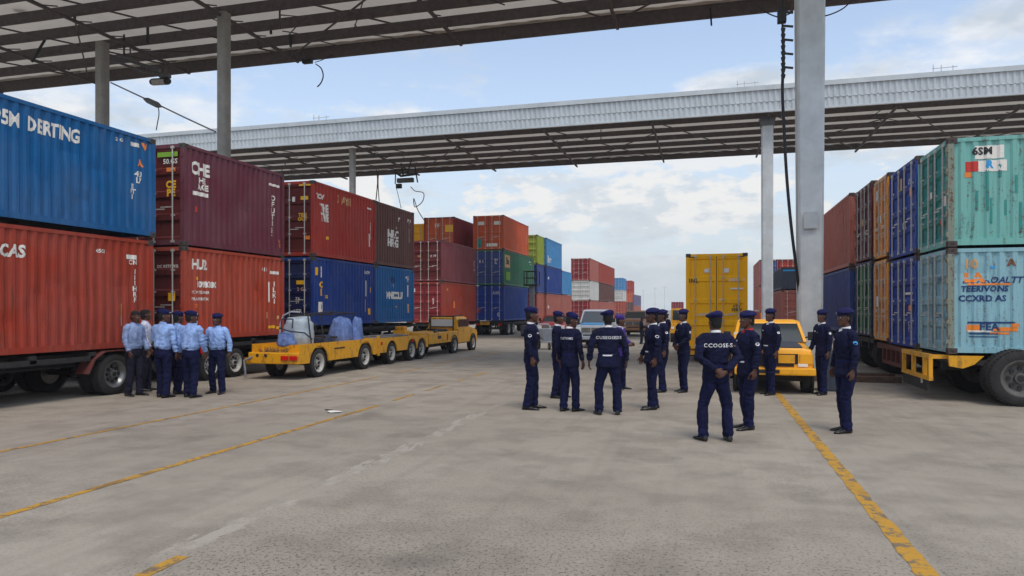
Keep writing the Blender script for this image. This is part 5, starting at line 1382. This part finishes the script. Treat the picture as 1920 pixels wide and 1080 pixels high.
    # ---- shoes
    for s in (1, -1):
        an_ = foot[s][2]; c = an_ + Vector((s * .006, 0, 0)); tw = s * .18
        R = Matrix.Translation(Vector((c.x, c.y, 0))) @ Matrix.Rotation(tw, 4, 'Z')
        rg = []
        for yy, hw, zt_ in ((.085, .018, .05), (.075, .034, .085), (.03, .039, .095), (-.03, .040, .088), (-.09, .045, .062), (-.14, .046, .05), (-.18, .040, .042), (-.21, .026, .03), (-.222, .01, .02)):
            rg.append([R @ Vector((hw * math.cos(a), yy, max(.001, zt_ / 2 + zt_ / 2 * math.sin(a)))) for a in [k * PI / 7 for k in range(14)]])
        P('shoe', MB().rings(rg), 'shoe')
    # ---- collar
    if collar:
        c = MB(); rg = []
        for z, r1, cy in ((1.528, .067, .018), (1.562, .062, .016), (1.563, .058, .016), (1.528, .062, .018)):
            rg.append([Vector((r1 * math.cos(a), cy + r1 * 1.02 * math.sin(a), z + .012 * math.sin(a))) for a in [k * PI / 10 for k in range(20)]])
        m = MB().rings(rg, cap=False)
        if jacket: m.add([(-.045, -.105, 1.40), (0, -.13, 1.33), (.045, -.105, 1.40), (.04, -.06, 1.53), (-.04, -.06, 1.53)], [(0, 1, 2, 3, 4)])
        P('collar', m, 'redcloth' if scarf else ('collar' if jacket else jk))
    # ---- belt
    z0 = 1.04 if jacket else 1.035
    rx, ry = (.163, .119) if jacket else (.166, .124)
    rg = [[Vector((rx * k2 * math.cos(a), .011 + ry * k2 * math.sin(a), z)) for a in [k * PI / 14 for k in range(28)]] for z, k2 in ((z0, .93), (z0, 1.03), (z0 + .038, 1.03), (z0 + .038, .93))]
    P('belt', MB().rings(rg, cap=False), 'beret_dark' if jacket else 'black')
    if belt:
        a0, a1 = belt
        rg = [[Vector((rx * k2 * math.cos(a), .011 + ry * k2 * math.sin(a), z)) for z, k2 in ((z0 - .004, 1.045), (z0 + .02, 1.045), (z0 + .02, 1.06), (z0 - .004, 1.06))] for a in [math.radians(a0 + (a1 - a0) * k / 12) for k in range(13)]]
        P('belt_stripe', MB().rings(rg), 'collar')
    # ---- headwear
    if hat == 'beret':
        rg = []
        for z, rx, ry, cx, cy in ((1.730, .080, .105, 0, .004), (1.744, .083, .108, 0, .004), (1.756, .096, .116, .006, .004), (1.770, .109, .124, .014, .004), (1.786, .113, .127, .018, .004), (1.802, .108, .120, .018, .004), (1.817, .094, .104, .016, .004), (1.829, .07, .08, .012, .004), (1.837, .042, .05, .008, .004), (1.841, .014, .016, .006, .005)):
            rg.append([HM @ Matrix.Translation((0, 0, z)) @ Matrix.Rotation(.26 * tilt * max(0, (z - 1.74) / .1), 4, 'Y') @ Matrix.Rotation(.10, 4, 'X') @ Vector((cx * tilt + rx * math.cos(a) * (1 + .10 * noise.noise(Vector((math.cos(a) * 2, math.sin(a) * 2, z * 20 + seed)))), cy + ry * math.sin(a) * (1 + .10 * noise.noise(Vector((math.cos(a) * 2 + 5, math.sin(a) * 2, z * 20 + seed)))), 0)) for a in [k * PI / 14 for k in range(28)]])
        P('beret', MB().rings(rg), bk)
        bd = MB(); bd.ell(HM @ Vector((.045 * -tilt, -.105, 1.762)), .012, .006, .014, 10, 6); P('cap_badge', bd, 'rim')
    # ---- surface projected badges and writing
    ev = top_o.data; bv = BVHTree.FromPolygons([v.co for v in ev.vertices], [p.vertices[:] for p in ev.polygons])
    def project(bm, org, dr, ux, uz, off=.0035):
        for v in bm.verts:
            p = org + ux * v.co.x + uz * v.co.y
            hit = bv.ray_cast(p, dr)
            v.co = (hit[0] - dr * off) if hit[0] else p
        return MB().frombm(bm)
    if text:
        bm = text_bm(text, tsize, .012, 1.12)
        w = max(v.co.x for v in bm.verts) - min(v.co.x for v in bm.verts)
        for i in range(24):
            bmesh.ops.bisect_plane(bm, geom=bm.verts[:] + bm.edges[:] + bm.faces[:], plane_co=(-w / 2 + w * i / 24, 0, 0), plane_no=(1, 0, 0))
        # read from behind: text x runs toward the wearer's right = -X when seen from +Y
        P('lettering', project(bm, Vector((0, .5, 1.355)), Vector((0, -1, 0)), Vector((-1, 0, 0)), Vector((0, 0, 1))), 'collar')
    if patch:
        for s in patch:
            bm = bmesh.new(); bmesh.ops.create_circle(bm, cap_ends=True, segments=14, radius=1)
            for v in bm.verts: v.co.x *= .030; v.co.y *= .026
            bmesh.ops.subdivide_edges(bm, edges=bm.edges[:], cuts=1)
            P('arm_patch', project(bm, Vector((s * .6, .0, 1.33)), Vector((-s, 0, 0)), Vector((0, 1, 0)), Vector((0, 0, 1))), patchk)
    if jacket or outfit == 'shirt':
        for s in (1, -1):
            m = MB(); m.bevbox(min(s * .10, s * .185), max(s * .10, s * .185), -.022, .03, -.004, .006, .003)
            m.v = [(vx, vy, 1.528 - abs(vx) * .42 + vz + .014) for vx, vy, vz in m.v]; P('epaulette', m, 'beret_dark' if jacket else 'navy_cloth')
    if jacket and not text or face in (0,):
        m = MB()
        bm = bmesh.new(); bmesh.ops.create_grid(bm, x_segments=4, y_segments=1, size=.5)
        for v in bm.verts: v.co.x *= .07; v.co.y *= .022
        P('name_bar', project(bm, Vector((-.09, -.6, 1.37)), Vector((0, 1, 0)), Vector((1, 0, 0)), Vector((0, 0, 1))), 'collar')
    return root

OG = 'officers in navy uniform and beret'
person('officer in navy uniform facing right, leftmost of the navy group', 997, 767, 575, 82, patch=(-1, 1), arms=('down', 'down'), head=8, nod=0, group=OG, width=1.04)
person('officer in navy uniform half hidden behind the colleague who looks down', 1047, 746, 583, 75, arms=('front', 'down'), group=OG, width=1.0)
person('officer in navy uniform looking down, seen from behind at an angle', 1069, 771, 585, 138, arms=('down', 'down'), text='CUSTOMS', tsize=.06, nod=12, head=-45, group=OG, stagger=-.06)
person('officer seen square from behind with CUSEOSEDS across the back and a white belt line', 1140, 777, 581, 180, arms=('down_wide', 'down_wide'), text='CUSEOSEDS', tsize=.07, belt=(55, 125), group=OG, stance=.135, stagger=-.0, width=1.10, flare=1.05)
person('person in purple cloth standing behind the officer with CUSEOSEDS on the back', 1163, 730, 590, 60, outfit='purple', arms=('hold', 'hold'), hat='beret', group='people in the yard', fine=False, head=20)
person('stout officer facing left with a pale arm patch, left of the pair in the middle', 1223, 767, 577, -84, patch=(-1, 1), arms=('down', 'down_fwd'), belt=(235, 300), group=OG, width=1.06, flare=1.12)
person('officer facing left close behind the stout officer in the middle', 1241, 735, 580, -80, patch=(1, -1), arms=('down', 'front'), group=OG, fine=False)
person('officer in the distance behind the pair in the middle, back turned', 1236, 652 + 10, 588, 160, arms=('down', 'down'), group=OG, fine=False)
person('dark clothed person stooping by the distant tan pickup', 1203, 645, 594, 90, outfit='dark', hat=None, arms=('hold', 'hold'), group='people in the yard', fine=False, nod=20)
person('second dark clothed person right of the stooping one by the distant tan pickup', 1250, 650, 588, -60, outfit='officer', arms=('down', 'down'), group='people in the yard', fine=False)
person('slim officer facing left with hands joined in front, beside the tall yellow container', 1281, 735, 579, -68, patch=(-1, 1), arms=('front', 'front'), group=OG, width=.93)
person('officer with hands clasped behind and CCOOSE-S across the back, nearest the camera', 1341, 826, 583, 186, arms=('behind', 'behind'), text='CCOOSE-S', tsize=.076, group=OG, stance=.15, stagger=.03, width=1.07, head=4)
person('officer facing left with a red collar, right of the one with clasped hands', 1401, 804, 582, -78, patch=(-1, 1), arms=('down', 'down_fwd'), scarf=True, belt=(200, 300), group=OG, width=1.08)
person('officer facing left with a white shirt front, directly before the yellow pickup', 1444, 740, 578, -72, patch=(-1, 1), arms=('down', 'down'), belt=(225, 290), group=OG, width=.98)
person('officer facing left in front of the thick pale column', 1541, 740, 580, -74, patch=(-1, 1), arms=('down', 'down_fwd'), group=OG, width=.94)
person('officer facing left with a sky blue arm badge, furthest right of all', 1584, 810, 577, -84, patch=(-1, 1), patchk='ink_blue', arms=('down', 'down'), group=OG, width=1.0, flare=1.1)
SG = 'staff in light shirts beside the near left trailer'
person('bareheaded man in a pale blue shirt looking down, leftmost by the big trailer wheel', 252, 742, 582, 70, outfit='pale', hat=None, arms=('down_fwd', 'down_fwd'), head=0, nod=14, collar=True, group=SG)
person('bareheaded man in a white shirt behind the pale blue shirted one', 273, 733, 580, 110, outfit='white', hat=None, arms=('down', 'down_fwd'), head=20, group=SG)
person('man in light blue shirt and beret with his back turned, second beret from the left', 307, 745, 579, 165, outfit='shirt', arms=('hold', 'down'), head=-50, group=SG, width=1.08)
person('man in light blue shirt raising a phone, hidden between two colleagues', 334, 738, 583, 150, outfit='shirt', arms=('down', 'raise'), head=-10, group=SG)
person('man in light blue shirt, back turned, right of the man with the phone', 358, 745, 582, 168, outfit='shirt', arms=('down', 'down_fwd'), head=-40, group=SG, width=1.08)
person('man in light blue shirt and beret facing the camera, standing apart on the right', 407, 738, 587, -8, outfit='shirt', arms=('down_wide', 'down_wide'), head=-12, group=SG, stance=.12, width=1.05)
# phone held up
pr = [o for o in COL.objects if o.get('label', '').startswith('man in light blue shirt raising')][0]
bpy.context.view_layer.update()
wp = pr.matrix_world @ Vector((-.125, -.37, 1.70))
o = MB().bevbox(-.045, .045, -.006, .006, -.08, .08, .004).build('phone', 'black'); o.location = wp; o.rotation_euler = (0, .2, math.radians(15)); tag(o, 'dark phone held up above the heads of the shirted men', 'phone')
x, y = ground(378, 738)
xx = x
t = thing('fire_extinguisher', 'small white and red canisters on the trailer beside the man facing the camera', 'canister', (ground(381, 700)[0] - .1, 15.6, .62)); 
MB().tube([(0, 0, 0), (0, 0, .03), (0, 0, .2), (0, 0, .24)], [.05, .06, .06, .02], 10).build('bottle', 'lampred', t); MB().tube([(.0, -.0, .24), (0, 0, .38)], .05, 10).build('neck', 'ink_white', t); MB().ell((.12, -.05, .1), .06, .06, .06).build('cap', 'lamporange', t)
t.location = (XL + .12, on_x(380, XL + .12)[0], .72)
# second row of boxes added behind the near left stacks (keeps the space under the trailers dark)
for (yy, ll, lb) in ((Y1 - 11.6, 11.3, 'dull red container on the row behind, hidden by the near left stack'), (14.4, 6.2, 'dull maroon container on the row behind, hidden by the maroon stack'), (22.2, 9.5, 'dull blue container on the row behind, hidden by the dark blue stack')):
    container(lb, XL - 2.75, yy, .8, ll, 2.4, 'maroon' if ll < 7 else ('red' if ll > 10 else 'navy'), cast=False, detail=False)
    chassis('added dark trailer on the row behind, under the ' + lb.split(' on the')[0], XL - 2.75, yy, ll, .79, (1.2, 2.4, ll - 1.2), r=.4, W=2.25, rimk='darkrim')  # dark rim colour stands in for the shade under the near left trailers
h = MB().box(-260, 200, -8, 420, -1.0, 16)
m, nt_, b_ = new_mat('thin_haze'); nt_.nodes.remove(b_)
v = nt_.nodes.new('ShaderNodeVolumePrincipled'); v.inputs['Color'].default_value = (.80, .86, .92, 1); v.inputs['Density'].default_value = .0006; v.inputs['Anisotropy'].default_value = .2
nt_.links.new(v.outputs[0], nt_.nodes['Material Output'].inputs['Volume'])
M['haze'] = m
tag(h.build('haze', 'haze'), kind='stuff')
SKYK = 0.22
# ------------------------------------------------------------------ sky, sun, camera
w = bpy.data.worlds.new('World'); sc.world = w; w.use_nodes = True
nt = w.node_tree; bg = nt.nodes['Background']
EL, AZ = math.radians(64), math.radians(34)     # sun behind the camera's right shoulder
sk = nt.nodes.new('ShaderNodeTexSky'); sk.sky_type = 'NISHITA'; sk.sun_disc = False
sk.sun_elevation = EL; sk.sun_rotation = PI - AZ; sk.air_density = 1.0; sk.dust_density = 1.5
tc = nt.nodes.new('ShaderNodeTexCoord'); vec = tc.outputs['Generated']
sep = nt.nodes.new('ShaderNodeSeparateXYZ'); nt.links.new(vec, sep.inputs[0])
zz = mathn(nt, 'MAXIMUM', sep.outputs[2], 0.0)
den = mathn(nt, 'ADD', zz, .16)
cx = mathn(nt, 'DIVIDE', sep.outputs[0], den); cy = mathn(nt, 'DIVIDE', sep.outputs[1], den)
cb = nt.nodes.new('ShaderNodeCombineXYZ'); nt.links.new(cx, cb.inputs[0]); nt.links.new(cy, cb.inputs[1]); cb.inputs[2].default_value = 3.1
n1 = noise_tex(nt, cb.outputs[0], 1.35, 12, .60)
n2 = noise_tex(nt, mapping(nt, vec, (5, 5, 12)), 2.1, 12, .58)
skyc = mixc(nt, 1.0, sk.outputs[0], (SKYK, SKYK, SKYK, 1), 'MULTIPLY')
hz = ramp(nt, zz, .0, .42, (1, 1, 1, 1), (0, 0, 0, 1))
skyc = mixc(nt, mathn(nt, 'ADD', mathn(nt, 'MULTIPLY', hz, .5), .2), skyc, (.72, .79, .86, 1))
shade = ramp(nt, n2, .36, .62, (.56, .62, .68, 1), (.90, .91, .93, 1))
cl = ramp(nt, n1, .46, .56)
c = mixc(nt, mathn(nt, 'MULTIPLY', cl, .85), skyc, shade)
# cumulus band low over the horizon
band = mathn(nt, 'MULTIPLY', ramp(nt, zz, .06, .12), ramp(nt, zz, .17, .27, (1, 1, 1, 1), (0, 0, 0, 1)))
puff = mathn(nt, 'MULTIPLY', ramp(nt, n2, .49, .55), band)
c = mixc(nt, mathn(nt, 'MULTIPLY', puff, .85), c, (.86, .86, .86, 1))
low = ramp(nt, zz, .02, .26, (1, 1, 1, 1), (0, 0, 0, 1))
c = mixc(nt, mathn(nt, 'MULTIPLY', low, .75), c, (.585, .64, .69, 1))
c = mixc(nt, mathn(nt, 'MULTIPLY', puff, .6), c, (.90, .89, .87, 1))
nt.links.new(c, bg.inputs['Color']); bg.inputs['Strength'].default_value = 1.05
sun = bpy.data.lights.new('sun', 'SUN'); sun.energy = 1.6; sun.angle = math.radians(22); sun.color = (1, .93, .82)
so = bpy.data.objects.new('sun', sun); COL.objects.link(so)
dirv = Vector((math.sin(AZ) * math.cos(EL), -math.cos(AZ) * math.cos(EL), math.sin(EL)))
so.rotation_euler = dirv.to_track_quat('Z', 'Y').to_euler()
cam = bpy.data.cameras.new('camera'); co = bpy.data.objects.new('camera', cam); COL.objects.link(co)
cam.sensor_width = 36; cam.lens = 36 * F / 1920; cam.shift_y = 40 / 1920
co.location = (0, 0, CAM_H); co.rotation_euler = (PI / 2, 0, math.atan2(SN, CS))
cam.clip_end = 3000; cam.clip_start = .05
sc.camera = co
sc.render.engine = 'CYCLES'
sc.view_settings.view_transform = 'Standard'; sc.view_settings.look = 'None'; sc.view_settings.exposure = 0; sc.view_settings.gamma = 1
sc.cycles.max_bounces = 6; sc.cycles.diffuse_bounces = 3; sc.cycles.use_denoising = True
